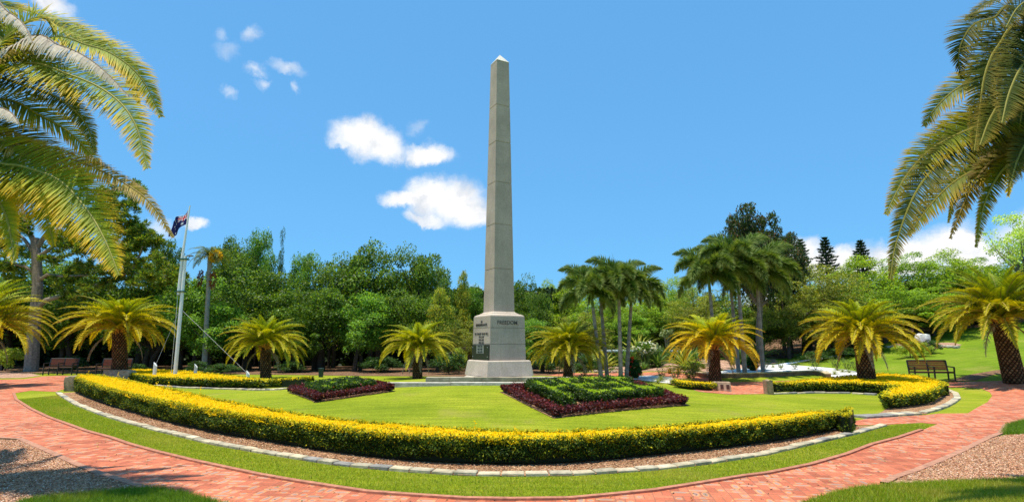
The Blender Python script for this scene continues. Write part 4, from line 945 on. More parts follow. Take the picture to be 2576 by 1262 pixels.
RIG = [('lime_a', 1370, 728, 130, 46, 'pale lime tree just right of the round dark tree'), ('lime_b', 1450, 726, 150, 47, 'pale tree top left of the slender clump'), ('lime_a', 1560, 745, 170, 47, 'lime tree showing between the slender trunks'),
       ('lime_a', 1680, 722, 160, 46, 'tallest bright tree between the two clumps'), ('olive', 1745, 735, 130, 39, 'orange-tinged tree left of the tall clump'), ('olive', 1820, 745, 180, 41, 'olive tree directly behind the tall clump'),
       ('olive', 2090, 690, 190, 36, 'olive tree spreading over the path up the slope'), ('lime_b', 2440, 672, 200, 44, 'lime tree left of the pale airy tree'), ('fig_a', 2150, 790, 210, 34.5, 'dark leafy tree at the head of the footpath'), ('olive', 1960, 720, 180, 36, 'olive tree right of the last tall trunk'),
       ('fig_a', 2270, 790, 200, 37.5, 'dark tree with low boughs left of the white boulder'), ('fig_b', 2390, 780, 200, 38, 'dark tree with low boughs right of the white boulder'), ('fig_b', 1690, 805, 160, 40, 'dark leafy tree right behind the column cacti'), ('fig_d', 1580, 812, 150, 40, 'leafy tree behind the tall striped agave'),
       ('lime_a', 1410, 742, 150, 44, 'pale lime tree behind the slender palm clump'), ('lime_b', 1510, 770, 200, 42, 'lime tree behind the slender trunks'), ('lime_a', 1640, 735, 170, 42, 'bright tree between the two slender palm clumps'),
       ('lime_b', 1720, 726, 150, 43, 'bright tree left of the tall slender palms'), ('olive', 1470, 800, 150, 39, 'brownish tree low behind the slender clump'), ('olive', 1760, 760, 190, 38, 'olive tree behind the orange-tipped palm'),
       ('lime_b', 1620, 790, 190, 40, 'dark-hearted tree behind the white-flowered shrub'), ('magnolia', 1886, 536, 190, 34, 'tall dark brown-tinged tree above the slender palms'), ('magnolia', 1965, 598, 120, 38, 'dark tree with a bare side right of the slender palms'),
       ('olive', 2010, 672, 250, 38, 'wide olive-brown tree left of the right slope'), ('lime_a', 2150, 665, 230, 43, 'large bright tree below the tallest conifer'), ('lime_b', 2270, 660, 230, 42, 'bright tree behind the hanging grey frond'),
       ('lime_a', 2385, 655, 230, 42, 'bright tree on the crest of the slope'), ('pale', 2545, 545, 190, 40, 'pale airy tree at the right edge'), ('lime_b', 2200, 740, 260, 37, 'shady tree behind the drooping yellow palm'),
       ('lime_b', 2330, 745, 230, 36, 'shady tree above the white boulder'), ('olive', 2060, 780, 210, 35, 'olive tree overhanging the dark hedge'), ('fig_a', 2480, 720, 230, 39, 'dark tree behind the right edge palm'),
       ('fig_a', 1840, 760, 190, 40, 'dark tree behind the tall trunks'), ('lime_a', 2700, 640, 320, 41, 'tree beyond the right edge'), ('fig_b', 1930, 800, 160, 37, 'shaded tree beyond the rose bed')]
for k, px, ty, w, Y, lb_ in RIG: tree(k, px, ty - 20, w * 1.08, Y, lb_, 'trees along the right skyline')

# Norfolk pines
def norfolk(px, topy, wpx, Y, label, seed):
    rg = np.random.default_rng(seed); p = at(px, topy, Y); z = hz(p.x, Y); h = p.z - z; w = wpx / F * Y / 2
    root = T('norfolk_pine', (p.x, Y, z), label, 'conifer', 'distant tiered conifers')
    mb = MB(); mb.tube([(0, 0, 0), (0, 0, h)], [.35, .03], 8, (.10, .08, .06)); O('trunk', mb.mesh('trunk', M['bark']), root)
    mb = MB(); nt_ = 15; tone = np.array((2.2, 2.0, 2.2)) if 'pale' in label else np.ones(3)
    for i in range(nt_):
        t = i / (nt_ - 1); zz = h * (.42 + .57 * t); L = w * (1 - t ** 2.0) * (.75 + .25 * math.sin(i * 2.1)) + .2; nb = 7
        for j in range(nb):
            th = 2 * math.pi * (j + .5 * (i % 2)) / nb + rg.uniform(-.1, .1); o = Vector((math.cos(th), math.sin(th), 0))
            e = Vector((0, 0, zz)) + o * L + Vector((0, 0, L * .15)); mb.tube([(0, 0, zz), e], [.05, .01], 4, (.02, .03, .012), cap=False)
            n = 26; s = rg.uniform(.25, 1, n); P = np.array([tuple(Vector((0, 0, zz)).lerp(e, q)) for q in s]) + rg.normal(0, .05, (n, 3)); D = rg.normal(0, .3, (n, 3)) + np.array(o) + np.array((0, 0, .5))
            mb.leaves(P, D, rg.normal(0, 1, (n, 3)), .42, .10, pal(rg, n, [(.015, .04, .02), (.03, .06, .03), (.04, .07, .025)], [3, 2, 1]) * tone)
    O('crown', mb.mesh('crown', M['leaf']), root)
norfolk(2013, 603, 60, 70, 'pale thin tiered conifer, leftmost of the three on the skyline', 71)
norfolk(2074, 598, 62, 66, 'dark dense tiered conifer, middle and largest of the three on the skyline', 72)
norfolk(2163, 606, 60, 66, 'tiered conifer top above the lime trees, rightmost of the three', 73)

# big pine at left
def big_pine():
    rg = np.random.default_rng(81); Y = 35; b = at(78, 925, Y); gz = hz(b.x, Y)
    root = T('pine_tree', (b.x, Y, gz), 'large old pine with spreading bare limbs beside the first bench', 'tree')
    o3 = Vector((b.x, Y, gz)); mb = MB(); q = lambda x, y, d=0: at(x, y, Y + d) - o3
    col = (.27, .21, .165)
    def br(px, r, d=0): 
        n = len(px); mb.tube([q(x, y, d * i / (n - 1)) for i, (x, y) in enumerate(px)], [r[0] + (r[1] - r[0]) * (i / (n - 1)) ** .8 for i in range(n)], 10, col, cap=False); return px, d
    br([(77, 940), (79, 925), (84, 850), (90, 780), (95, 720), (92, 650), (88, 600)], (.42, .24))
    B = [br([(92, 775), (115, 755), (170, 740), (230, 720), (290, 705), (330, 680), (352, 640), (360, 618)], (.17, .05), -2),
         br([(98, 705), (120, 690), (160, 695), (210, 692), (260, 700), (300, 705)], (.12, .04), -1),
         br([(92, 650), (120, 630), (160, 600), (200, 575), (250, 560), (300, 560)], (.15, .04), -1.5),
         br([(88, 610), (70, 580), (60, 540), (50, 500), (62, 460)], (.17, .05), 1), br([(88, 640), (60, 600), (20, 570), (-30, 550)], (.13, .04), 1),
         br([(95, 620), (130, 570), (150, 530), (170, 480), (200, 450)], (.16, .04), 0), br([(95, 690), (60, 670), (20, 660), (-20, 665)], (.1, .03), -1),
         br([(320, 690), (370, 682), (400, 690), (420, 700)], (.05, .02), -2), br([(160, 540), (220, 500), (270, 480), (320, 470)], (.09, .03), -1),
         br([(92, 640), (140, 650), (180, 640), (210, 610), (260, 600)], (.10, .03), -2)]
    O('trunk', mb.mesh('trunk', M['bark']), root)
    mb = MB(); cl = [(x, y, d) for px, d in B for x, y in px[2:]]
    extra = [(x, y, rg.uniform(-3, 3)) for x, y in [(200, 440), (240, 460), (270, 500), (300, 490), (320, 530), (340, 560), (300, 590), (350, 600), (380, 620), (400, 650), (360, 660), (330, 640), (280, 630), (250, 560), (220, 540), (160, 470), (120, 500), (100, 540), (60, 560), (20, 520), (30, 600), (130, 600), (180, 600), (230, 640), (200, 680), (400, 700), (420, 680), (380, 720), (300, 660), (150, 660), (60, 640), (10, 630), (40, 690), (440, 710), (255, 520), (205, 500), (140, 440), (80, 480), (330, 600), (370, 590), (310, 545)]]
    for x, y, d in cl + extra + extra[::2]:
        c = np.array(q(x + rg.uniform(-22, 22), y + rg.uniform(-18, 14), d + rg.uniform(-1, 1))); m = int(rg.integers(8, 13))
        for _ in range(m):
            cc = c + rg.normal(0, .42, 3) * np.array((1, 1, .6)); n = 70; dd = rg.normal(0, 1, (n, 3)); dd[:, 2] = dd[:, 2] * .8 + .5; dd /= np.linalg.norm(dd, axis=1, keepdims=True)
            mb.leaves(cc + dd * rg.uniform(.1, .26, (n, 1)), dd, rg.normal(0, 1, (n, 3)), .26, .06, pal(rg, n, [(.10, .18, .02), (.18, .26, .025), (.28, .28, .03), (.05, .09, .015)], [3, 3, 1.5, 2]))
    O('crown', mb.mesh('crown', M['leaf']), root)
big_pine()
# tall queen palm with yellow fruit
def queen():
    rg = np.random.default_rng(83); Y = 33.5; b = at(513, 940, Y); t = at(528, 648, Y); gz = hz(b.x, Y); hx, hh = t.x - b.x, t.z - gz
    root = T('queen_palm', (b.x, Y, gz), 'tall thin palm with a ball of yellow fruit rising out of the left wood', 'palm tree')
    mb = MB(); mb.tube([(0, 0, -.1), (hx * .5, 0, hh * .5), (hx, 0, hh)], [.16, .13, .12], 10, (.30, .28, .24)); O('trunk', mb.mesh('trunk', M['ringed'], True), root)
    cf = colfn(rg, (.06, .10, .015), (.12, .17, .03), (.2, .22, .05))
    for k in range(3):
        me = frond(rg, arc(1.0, 75 - 25 * k, -40 - 22 * k, 12), .26, 40, None, cf, lw=.02, droop=.8, rr=.01).mesh('frond', M['palm'])
        for j in range(7): O('frond', me, root, (hx, 0, hh), (0, 0, j * .9 + k), (1.5,) * 3)
    mb = MB()
    for cx, cz, r, n, col in ((.45, .05, .42, 700, (.62, .42, .03)), (-.35, -1.3, .18, 200, (.22, .08, .03)), (.4, -1.4, .2, 220, (.30, .13, .04))):
        d = rg.normal(0, 1, (n, 3)); d /= np.linalg.norm(d, axis=1, keepdims=True); sc = np.array((1, 1, 1 if cz > -1 else 3.2))
        mb.leaves(np.array((hx + cx, -.2, hh + cz)) + d * r * sc * rg.uniform(.5, 1, (n, 1)), d, rg.normal(0, 1, (n, 3)), .12, .07, np.clip(np.array(col) * rg.uniform(.7, 1.3, (n, 1)), 0, 1))
    O('fruit_cluster', mb.mesh('fruit_cluster', M['leaf']), root)
queen()

# dark leaf mass added behind the trees to block horizon light
def horizon_screen():
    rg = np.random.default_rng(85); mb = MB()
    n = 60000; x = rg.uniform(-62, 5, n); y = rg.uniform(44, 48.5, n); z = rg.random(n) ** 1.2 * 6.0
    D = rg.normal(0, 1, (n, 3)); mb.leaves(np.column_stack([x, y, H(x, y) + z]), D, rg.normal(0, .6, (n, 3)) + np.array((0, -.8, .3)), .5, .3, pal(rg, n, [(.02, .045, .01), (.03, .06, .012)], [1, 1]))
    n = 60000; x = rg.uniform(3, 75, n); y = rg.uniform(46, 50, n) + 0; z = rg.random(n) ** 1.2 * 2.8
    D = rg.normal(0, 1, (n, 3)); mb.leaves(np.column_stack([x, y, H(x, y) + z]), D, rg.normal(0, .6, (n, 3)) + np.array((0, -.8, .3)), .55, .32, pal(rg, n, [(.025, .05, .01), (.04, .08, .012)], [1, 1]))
    O('undergrowth_screen', mb.mesh('undergrowth_screen', M['leaf']), kind='stuff', label='added dark leaf mass blocking horizon light behind the wood')
horizon_screen()
# shrubs under the trees
SH = [('shrub', 560, 912, 90, 31.5, 'glossy green shrub behind the flagpole'), ('shrub', 500, 905, 60, 31.8, 'green shrub just left of the glossy one by the flagpole'), ('shrub', 345, 912, 60, 31, 'small shrub right of the second bench'),
      ('shrub', 185, 892, 60, 35, 'dim shrub behind the first bench'), ('shrub_y', 22, 868, 70, 36, 'pale leafy bush at the far left'), ('shrub', 735, 905, 80, 33, 'dim shrub right of the second palm'), ('shrub', 1130, 880, 90, 32, 'dark shrub between the smallest palm and the monument'), ('shrub_y', 1155, 868, 60, 33, 'yellow-green bush beside the left of the plinth'),
      ('shrub', 1380, 880, 90, 33, 'dark bush left of the palm right of the monument'), ('shrub', 960, 892, 110, 33.5, 'dim shrub left of the smallest palm'),
      ('shrub', 2120, 872, 110, 33, 'dark spiky-leaved hedge mass beyond the rose bed'), ('shrub', 2050, 880, 90, 33, 'dark bush left end of the row beyond the rose bed'), ('shrub_y', 2190, 870, 80, 34, 'white-speckled bush beyond the rose bed'),
      ('shrub_y', 2285, 852, 70, 30, 'round yellow-green shrub in the stone-edged bed'), ('shrub_y', 2318, 856, 44, 30, 'small shrub between two in the stone-edged bed'), ('shrub', 2340, 852, 44, 30.5, 'darker shrub before the white boulder'), ('shrub', 2460, 858, 70, 34, 'dark bush behind the right edge palm trunk'),
      ('shrub', 1650, 872, 70, 35, 'dark green shrub behind the agaves'), ('shrub_y', 1740, 905, 60, 28.5, 'low mounded shrub left of the orange-tipped palm'), ('shrub', 1470, 885, 90, 30.5, 'dim shrub behind the leftmost slender trunk')]
for k, px, ty, w, Y, lb_ in SH: tree(k, px, ty, w, Y, lb_, 'shrubs at the foot of the trees', name='shrub', cat='shrub', nom=(2.1, 1.7))

# ------------------------------------------------------------------ rosette plants, tufts, roses
def rosette(seed, n, L, wd, cols, w, spread=(15, 80), bend=.25, two=None):
    rg = np.random.default_rng(seed); mb = MB()
    for i in range(n):
        th = i * 2.4 + rg.uniform(-.2, .2); el = R(spread[1] - (spread[1] - spread[0]) * (i / n) + rg.uniform(-6, 6)); l = L * rg.uniform(.75, 1.1)
        o = Vector((math.cos(th), math.sin(th), 0)); s = Vector((-o.y, o.x, 0)); V = []; c = pal(rg, 1, cols, w)[0]; C = []
        for k in range(6):
            t = k / 5; e = el - bend * t * t; p = o * (math.cos(e) * l * t) + Vector((0, 0, math.sin(e) * l * t)); ww = wd * (1 - t ** 2.5) * (.7 + .6 * math.sin(math.pi * min(1, t + .15))) * .5 + .001
            V += [p - s * ww, p + Vector((0, 0, -ww * .5)), p + s * ww]; cc = c if two is None else np.array(two); C += [cc, c, cc]
        mb.add([tuple(v) for v in V], [(3 * k + j, 3 * k + j + 1, 3 * k + j + 4, 3 * k + j + 3) for k in range(5) for j in range(2)], np.array(C))
    return mb.mesh('leaf_rosette', M['palm'])
AG = rosette(1, 46, 1.0, .085, [(.10, .19, .05), (.14, .24, .05)], [1, 1], (4, 85), .3)
AGV = rosette(2, 60, 1.0, .075, [(.16, .24, .05), (.2, .28, .05)], [1, 1], (4, 85), .35, (.50, .46, .08))
YUC = rosette(3, 80, 1.0, .045, [(.06, .12, .03), (.10, .17, .04)], [1, 1], (-10, 88), .2)
TUF = rosette(4, 90, 1.0, .022, [(.24, .30, .06), (.34, .36, .10), (.14, .2, .04)], [2, 2, 1], (20, 88), .9)
ORT = rosette(5, 120, 1.0, .03, [(.45, .26, .03), (.36, .28, .04), (.2, .22, .03)], [2, 2, 1], (25, 88), .5)
DKT = rosette(6, 90, 1.0, .03, [(.05, .10, .02), (.08, .14, .03)], [2, 2], (15, 88), .8)
def plant(me, name, px, py, L, label, cat, group=None, stem=0, up=0):
    g = gnd(px, py); 
    if stem:
        r = T(name, g, label, cat, group, rot=(0, 0, hash_(label) % 6)); mb = MB(); mb.tube([(0, 0, -.05), (.02, 0, stem)], [.07, .06], 8, (.14, .10, .07)); O('stem', mb.mesh('stem', M['bark']), r)
        O('leaf_rosette', me, r, (.02, 0, stem), scale=(L,) * 3); return r
    return O(name, me, None, g, (0, 0, (px * 7 % 60) / 10), (L, L, L), label, cat, group)
plant(AGV, 'agave', 1720, 928, 1.38, 'largest yellow-striped agave left of the orange-tipped palm', 'agave', stem=.05)
plant(AGV, 'agave', 1520, 930, 1.30, 'yellow-striped agave behind the leftmost slender trunks', 'agave')
plant(AGV, 'agave', 1483, 933, 1.23, 'yellow-striped agave left of the slender trunks', 'agave')
plant(AG, 'agave', 1455, 934, 0.87, 'small green agave nearest the palm right of the monument', 'agave')
plant(AGV, 'agave', 1606, 909, 1.89, 'tall yellow-striped agave left of the white-flowered shrub', 'agave', stem=.1)
plant(AG, 'agave', 1550, 919, 1.30, 'green agave between slender trunks', 'agave')
plant(AG, 'agave', 1905, 909, 1.67, 'dark agave between the tall slender trunks', 'agave')
plant(AG, 'agave', 1832, 904, 1.59, 'dark agave right of the orange-tipped palm trunk', 'agave')
plant(YUC, 'spiky_plant', 1592, 929, 1.01, 'spiky green plant right of the slender trunks', 'spiky plant', stem=.35)
plant(YUC, 'spiky_plant', 1640, 922, 0.87, 'spiky green plant left of the tall striped agave', 'spiky plant', stem=.3)
plant(YUC, 'spiky_plant', 1678, 909, 1.01, 'spiky plant before the cactus columns', 'spiky plant', stem=.3)
plant(AG, 'spiky_plant', 1618, 930, 0.61, 'small purplish spiky plant in the pink soil', 'spiky plant')
plant(AGV, 'spiky_plant', 1752, 935, 0.55, 'small reddish spiky plant right of the large agave', 'spiky plant')
plant(ORT, 'grass_clump', 1685, 939, .42, 'orange ground plant, left half of the patch', 'ground plant', 'orange ground plants below the large agave')
plant(ORT, 'grass_clump', 1706, 941, .45, 'orange ground plant, right half of the patch', 'ground plant', 'orange ground plants below the large agave')
plant(ORT, 'grass_clump', 1770, 927, .4, 'orange-green ground plant beside the palm trunk', 'ground plant')
plant(DKT, 'grass_clump', 1540, 937, .45, 'dark strappy clump between slender trunks', 'ground plant')
plant(AGV, 'spiky_plant', 1440, 929, 1.16, 'striped spiky plant half behind the palm right of the monument', 'spiky plant')
for k, (me, px, py, L, lb_) in enumerate([(AG, 1425, 926, 1.3, 'dark agave right behind the palm right of the monument'), (AGV, 1500, 926, 1.3, 'striped agave behind the two leftmost slender trunks'), (YUC, 1540, 921, 1.2, 'spiky green clump seen between the second and third slender trunks'),
        (AG, 1575, 919, 1.4, 'dark agave behind the rightmost slender trunk of the left clump'), (YUC, 1625, 925, 1.2, 'spiky clump under the white-flowered shrub'), (AG, 1655, 923, 1.2, 'green agave at the foot of the cactus columns'), (YUC, 1700, 913, 1.3, 'spiky clump behind the largest striped agave'),
        (AG, 1745, 916, 1.3, 'dark agave half under the orange fronds on their left'), (YUC, 1862, 915, 1.2, 'spiky dark clump between the tall slender trunks'), (AG, 1885, 911, 1.4, 'dark agave in the shade right of the tall slender trunks'), (AGV, 1470, 926, 1.0, 'striped agave at the edge of the far path')]):
    plant(me, 'agave', px, py, L, lb_, 'agave')
for k, (px, py, L) in enumerate([(1590, 945, .3), (1612, 945, .32), (1663, 958, .42), (1655, 965, .40), (1690, 966, .42), (1712, 968, .45), (1725, 966, .4), (1733, 956, .5), (1753, 946, .35), (1780, 947, .35),
                                 (1832, 948, .28), (1853, 946, .32), (1875, 946, .34), (1898, 945, .26), (1930, 944, .25), (1955, 942, .28), (1977, 941, .25), (2000, 941, .25), (2020, 940, .28), (2062, 940, .30), (2080, 941, .3), (2100, 942, .34), (1945, 924, .25), (1965, 925, .22), (2035, 928, .22), (2108, 932, .22),
                                 (1815, 933, .28), (1842, 929, .26), (2120, 936, .3), (2137, 938, .28), (1580, 950, .2), (1550, 952, .22)]):
    plant(TUF, 'grass_tuft', px, py, L, 'pale green grass tuft planted in the white gravel', 'grass tuft', 'pale grass tufts in the gravel')
def rose(seed, h):
    rg = np.random.default_rng(seed); mb = MB(); ends = []
    for i in range(7):
        th = i * .9; a = Vector((0, 0, 0)); b = Vector((math.cos(th) * .16, math.sin(th) * .16, .35)) * h; c = Vector((math.cos(th + .2) * rg.uniform(.2, .42), math.sin(th + .2) * .36, rg.uniform(.75, 1.05))) * h
        mb.tube([a, b, c], [.012, .009, .004], 4, (.10, .13, .04), cap=False); ends += [b, b.lerp(c, .35), b.lerp(c, .7), c]
    st = mb.mesh('stem', M['bark']); mb = MB()
    for e in ends:
        n = 16; P = np.array(e) + rg.normal(0, .07 * h, (n, 3)); mb.leaves(P, rg.normal(0, 1, (n, 3)), rg.normal(0, .5, (n, 3)) + np.array((0, 0, 1)), .075, .045, pal(rg, n, [(.06, .12, .025), (.11, .18, .04), (.12, .08, .04)], [3, 3, 1]))
    return st, mb.mesh('foliage', M['leaf'])
RS = [rose(1, 1.0), rose(2, 1.0)]
for k, (px, py, h, wh) in enumerate([(2052, 930, .75, 'tallest, at the middle of the row'), (2105, 930, .62, 'right of the tallest one'), (2133, 934, .58, 'second from the right end'), (2155, 936, .50, 'at the right end nearest the palm'), (2000, 929, .48, 'left of the tallest one'), (1965, 929, .45, 'nearer the red-flowered bush'),
                                 (1925, 930, .5, 'beside the rightmost tall trunk'), (1735, 958, .75, 'left of the orange-tipped palm'), (1700, 958, .65, 'above the end of the small yellow hedge'), (1665, 955, .5, 'in the gravel behind the lettered bed'), (1745, 952, .6, 'against the orange-tipped palm trunk')]):
    g = gnd(px, py); r = T('rose_bush', g, 'thin leggy rose bush ' + wh, 'rose bush', 'rose bushes in the white gravel', rot=(0, 0, k * 1.3), scale=(h * 1.25, h * 1.25, h))
    O('stem', RS[k % 2][0], r); O('foliage', RS[k % 2][1], r)
def flowering(px, py, w, h, fc, label, name, cat, leafc, nfl, stem=0):
    rg = np.random.default_rng(int(px)); g = gnd(px, py); r = T(name, g, label, cat); mb = MB(); n = 1500
    d = rg.normal(0, 1, (n, 3)); d /= np.linalg.norm(d, axis=1, keepdims=True); c = np.array((0, 0, stem + h / 2)); sc = np.array((w / 2, w / 2, h / 2))
    lump = 1 + .2 * np.sin(d[:, 0] * 4 + 1) * np.sin(d[:, 2] * 5)
    mb.leaves(c + d * sc * (rg.uniform(.4, 1, (n, 1)) ** .5) * lump[:, None], d + rg.normal(0, .5, (n, 3)), d + rg.normal(0, .4, (n, 3)), .13, .06, pal(rg, n, leafc, [1] * len(leafc))); O('foliage', mb.mesh('foliage', M['leaf']), r)
    mb = MB()
    for k in range(4): mb.tube([(0, 0, -.02), (math.cos(k * 1.6) * w * .2, math.sin(k * 1.6) * w * .2, stem + h * .5)], [.035, .015], 5, (.2, .17, .13), cap=False)
    O('stem', mb.mesh('stem', M['bark']), r)
    mb = MB()
    for k in range(nfl):
        dd = rg.normal(0, 1, 3); dd /= np.linalg.norm(dd); dd[1] = -abs(dd[1]); p = c + dd * sc * 1.03; q = rg.normal(0, 1, (7, 3)); mb.leaves(p + q * .03, q, rg.normal(0, 1, (7, 3)), .09, .06, np.tile(fc, (7, 1)))
    O('blossoms', mb.mesh('blossoms', M['gold']), r)
flowering(1623, 925, 1.25, .75, (.85, .85, .78), 'white-flowered shrub between the slender palms and the cactus', 'frangipani', 'flowering shrub', [(.10, .2, .03), (.16, .27, .04)], 46, stem=.75)
flowering(1594, 951, .75, .95, (.65, .03, .02), 'bush with red flowers at the end of the slender clump', 'red_flower_bush', 'flowering shrub', [(.03, .09, .015), (.05, .13, .02)], 12)
flowering(1893, 932, .55, .7, (.7, .04, .02), 'bush with red flowers between two tall trunks in the gravel', 'red_flower_bush', 'flowering shrub', [(.03, .09, .015), (.05, .13, .02)], 7)
flowering(1680, 900, .9, .6, (.5, .55, .3), 'branching succulent tree with pale rosettes above the agaves', 'succulent_tree', 'flowering shrub', [(.18, .25, .10), (.24, .30, .12)], 10, stem=1.3)
# cactus columns
def cactus(px, py, hgt, r, label):
    g = gnd(px, py); mb = MB(); k = 14; V = []; n = 12
    for i in range(n + 1):
        t = i / n; rr = r * (1 if t < .85 else math.sqrt(max(0, 1 - ((t - .85) / .155) ** 2)) + .02)
        for j in range(k): a = 2 * math.pi * j / k; q = rr * (1 if j % 2 else .78); V.append((math.cos(a) * q, math.sin(a) * q, hgt * t))
    mb.add(V, [(i * k + j, i * k + (j + 1) % k, (i + 1) * k + (j + 1) % k, (i + 1) * k + j) for i in range(n) for j in range(k)], (.20, .24, .08))
    O('cactus', mb.mesh('cactus', M['plain']), None, g, label=label, cat='cactus', group='column cacti')
cactus(1655, 908, 1.15, .09, 'tallest column cactus behind the agaves'); cactus(1662, 907, .95, .08, 'column cactus right against the tallest one'); cactus(1647, 907, .7, .07, 'shortest of the column cacti'); cactus(1632, 925, .75, .09, 'dark stumpy cactus column before the white-flowered shrub')
# low curved wall
def wall():
    P = [Vector(p) for p in G2(smooth(WALLPX, 2))]; mb = MB(); n = len(P); V = []; V2 = []
    for i in range(n):
        t = (P[min(n - 1, i + 1)] - P[max(0, i - 1)]).normalized(); nn = Vector((-t.y, t.x)); p = P[i]
        for q, z in ((p - nn * .10, -.1), (p - nn * .10, .17), (p + nn * .10, .17), (p + nn * .10, -.1)): V.append((q.x, q.y, hz(p.x, p.y) + z))
        for q, z in ((p - nn * .125, .171), (p - nn * .125, .215), (p + nn * .125, .215), (p + nn * .125, .171)): V2.append((q.x, q.y, hz(p.x, p.y) + z))
    f = [(i * 4 + j, i * 4 + (j + 1) % 4, i * 4 + (j + 1) % 4 + 4, i * 4 + j + 4) for i in range(n - 1) for j in range(4)]
    f2 = f + [(0, 1, 2, 3), ((n - 1) * 4 + 3, (n - 1) * 4 + 2, (n - 1) * 4 + 1, (n - 1) * 4)]
    r = T('garden_wall', (0, 0, 0), 'low curved brown brick wall in front of the gravel rose bed', 'wall')
    mb.add(V, f2, (.22, .14, .085)); O('brickwork', mb.mesh('brickwork', M['stone']), r)
    mb = MB(); mb.add(V2, f2, (.50, .40, .24)); O('coping', mb.mesh('coping', M['stone']), r)
wall()

# ------------------------------------------------------------------ stones
def rockmesh(sx, sy, sz, seed, col, blocky=.7, m='stone', sub=4):
    rg = np.random.default_rng(seed); bm_v = []; k = 9
    mb = MB(); 
    def face(o, u, v):
        g = []
        for i in range(k + 1):
            for j in range(k + 1):
                p = np.array(o, float) + np.array(u) * (2 * i / k - 1) + np.array(v) * (2 * j / k - 1)
                s = p / np.linalg.norm(p) * 1.2; p = p * blocky + s * (1 - blocky)
                q = p * 3.1 + seed; d = .05 * math.sin(q[0] * 1.7 + q[2]) + .05 * math.sin(q[1] * 2.1 + q[0]) + .03 * math.sin(q[2] * 4.3 + q[1] * 3)
                p = p * (1 + d); g.append((p[0] * sx, p[1] * sy, (p[2] + .9) * sz))
        mb.add(g, [(i * (k + 1) + j, (i + 1) * (k + 1) + j, (i + 1) * (k + 1) + j + 1, i * (k + 1) + j + 1) for i in range(k) for j in range(k)], col)
    for o, u, v in (((0, 0, 1), (1, 0, 0), (0, 1, 0)), ((0, -1, 0), (1, 0, 0), (0, 0, 1)), ((0, 1, 0), (0, 0, 1), (1, 0, 0)), ((1, 0, 0), (0, 1, 0), (0, 0, 1)), ((-1, 0, 0), (0, 0, 1), (0, 1, 0)), ((0, 0, -1), (0, 1, 0), (1, 0, 0))): face(o, u, v)
    return mb.mesh('rock', M[m], True)
def rock(name, px, py, sx, sy, sz, label, cat='boulder', col=(.33, .26, .17), rz=0, seed=1, m='stone', blocky=.75):
    g = gnd(px, py); return O(name, rockmesh(sx, sy, sz, seed, col, blocky, m), None, (g.x, g.y + sy, g.z), (0, 0, rz), label=label, cat=cat)
rock('sandstone_block', 172, 984, .20, .2, .27, 'upright brown sandstone block at the left end of the front hedge', 'stone block', seed=2, blocky=.85, col=(.25, .19, .12))
rock('sandstone_block', 289, 957, .62, .25, .24, 'long low sandstone slab between the two left hedges', 'stone block', seed=3, blocky=.85, col=(.38, .31, .22))
rock('sandstone_block', 1939, 992, .10, .15, .23, 'small sandstone block at the left end of the hook-shaped hedge', 'stone block', seed=4, blocky=.85, col=(.30, .22, .13))
rock('boulder', 2331, 866, .32, .3, .32, 'white boulder on the right slope behind the shrubs', seed=5, col=(.66, .64, .60), m='rock', blocky=.5)
rock('boulder', 490, 934, .32, .25, .12, 'flat grey-brown stone beside the flagpole foot', seed=6, col=(.28, .22, .16))
for i, (px, py) in enumerate([(1462, 936), (1472, 937), (1480, 936), (1500, 937), (1512, 937), (1557, 929), (1532, 938), (1546, 938), (1565, 938), (1585, 938)]):
    rock('rock', px, py, .12 + .03 * (i % 3), .1, .05 + .02 * (i % 2), 'pale rubble stone edging the pink garden bed', 'rock', (.45, .36, .26), seed=10 + i, blocky=.5)
for o in [o for o in COL.objects if o.name.startswith('rock')]: o['group'] = 'rubble stones edging the garden bed'
for i in range(14):
    px = 2237 + i * 13; g = gnd(px, 873 + 2 * math.sin(i * .5) + 1.5); o = O('rock', rockmesh(.2, .12, .06, 40 + i % 3, (.5, .45, .36), .6), None, g, (0, 0, i), label='pale edging rock round the shrub bed on the right slope', cat='rock', group='edging rocks on the right slope')
def plaque_stone():
    g = gnd(1824, 984); r = T('plaque_stone', g, 'small sandstone block bearing two dark plaques beside the short yellow hedge', 'memorial stone', rot=(0, 0, R(-8)))
    mb = MB(); mb.box(-.20, .20, 0, .28, -.05, .285, (.46, .33, .21), taper=.02); O('block', mb.mesh('block', M['stone']), r)
    for s in (-.085, .095):
        mb = MB(); mb.box(s - .045, s + .045, -.004, .012, .07, .21, (.09, .04, .03)); O('plaque', mb.mesh('plaque', M['metal']), r)
    rock('sandstone_block', 1806, 980, .12, .14, .13, 'rounded sandstone block between hedge end and plaque stone', 'stone block', seed=21, col=(.36, .27, .18), blocky=.7)
plaque_stone()

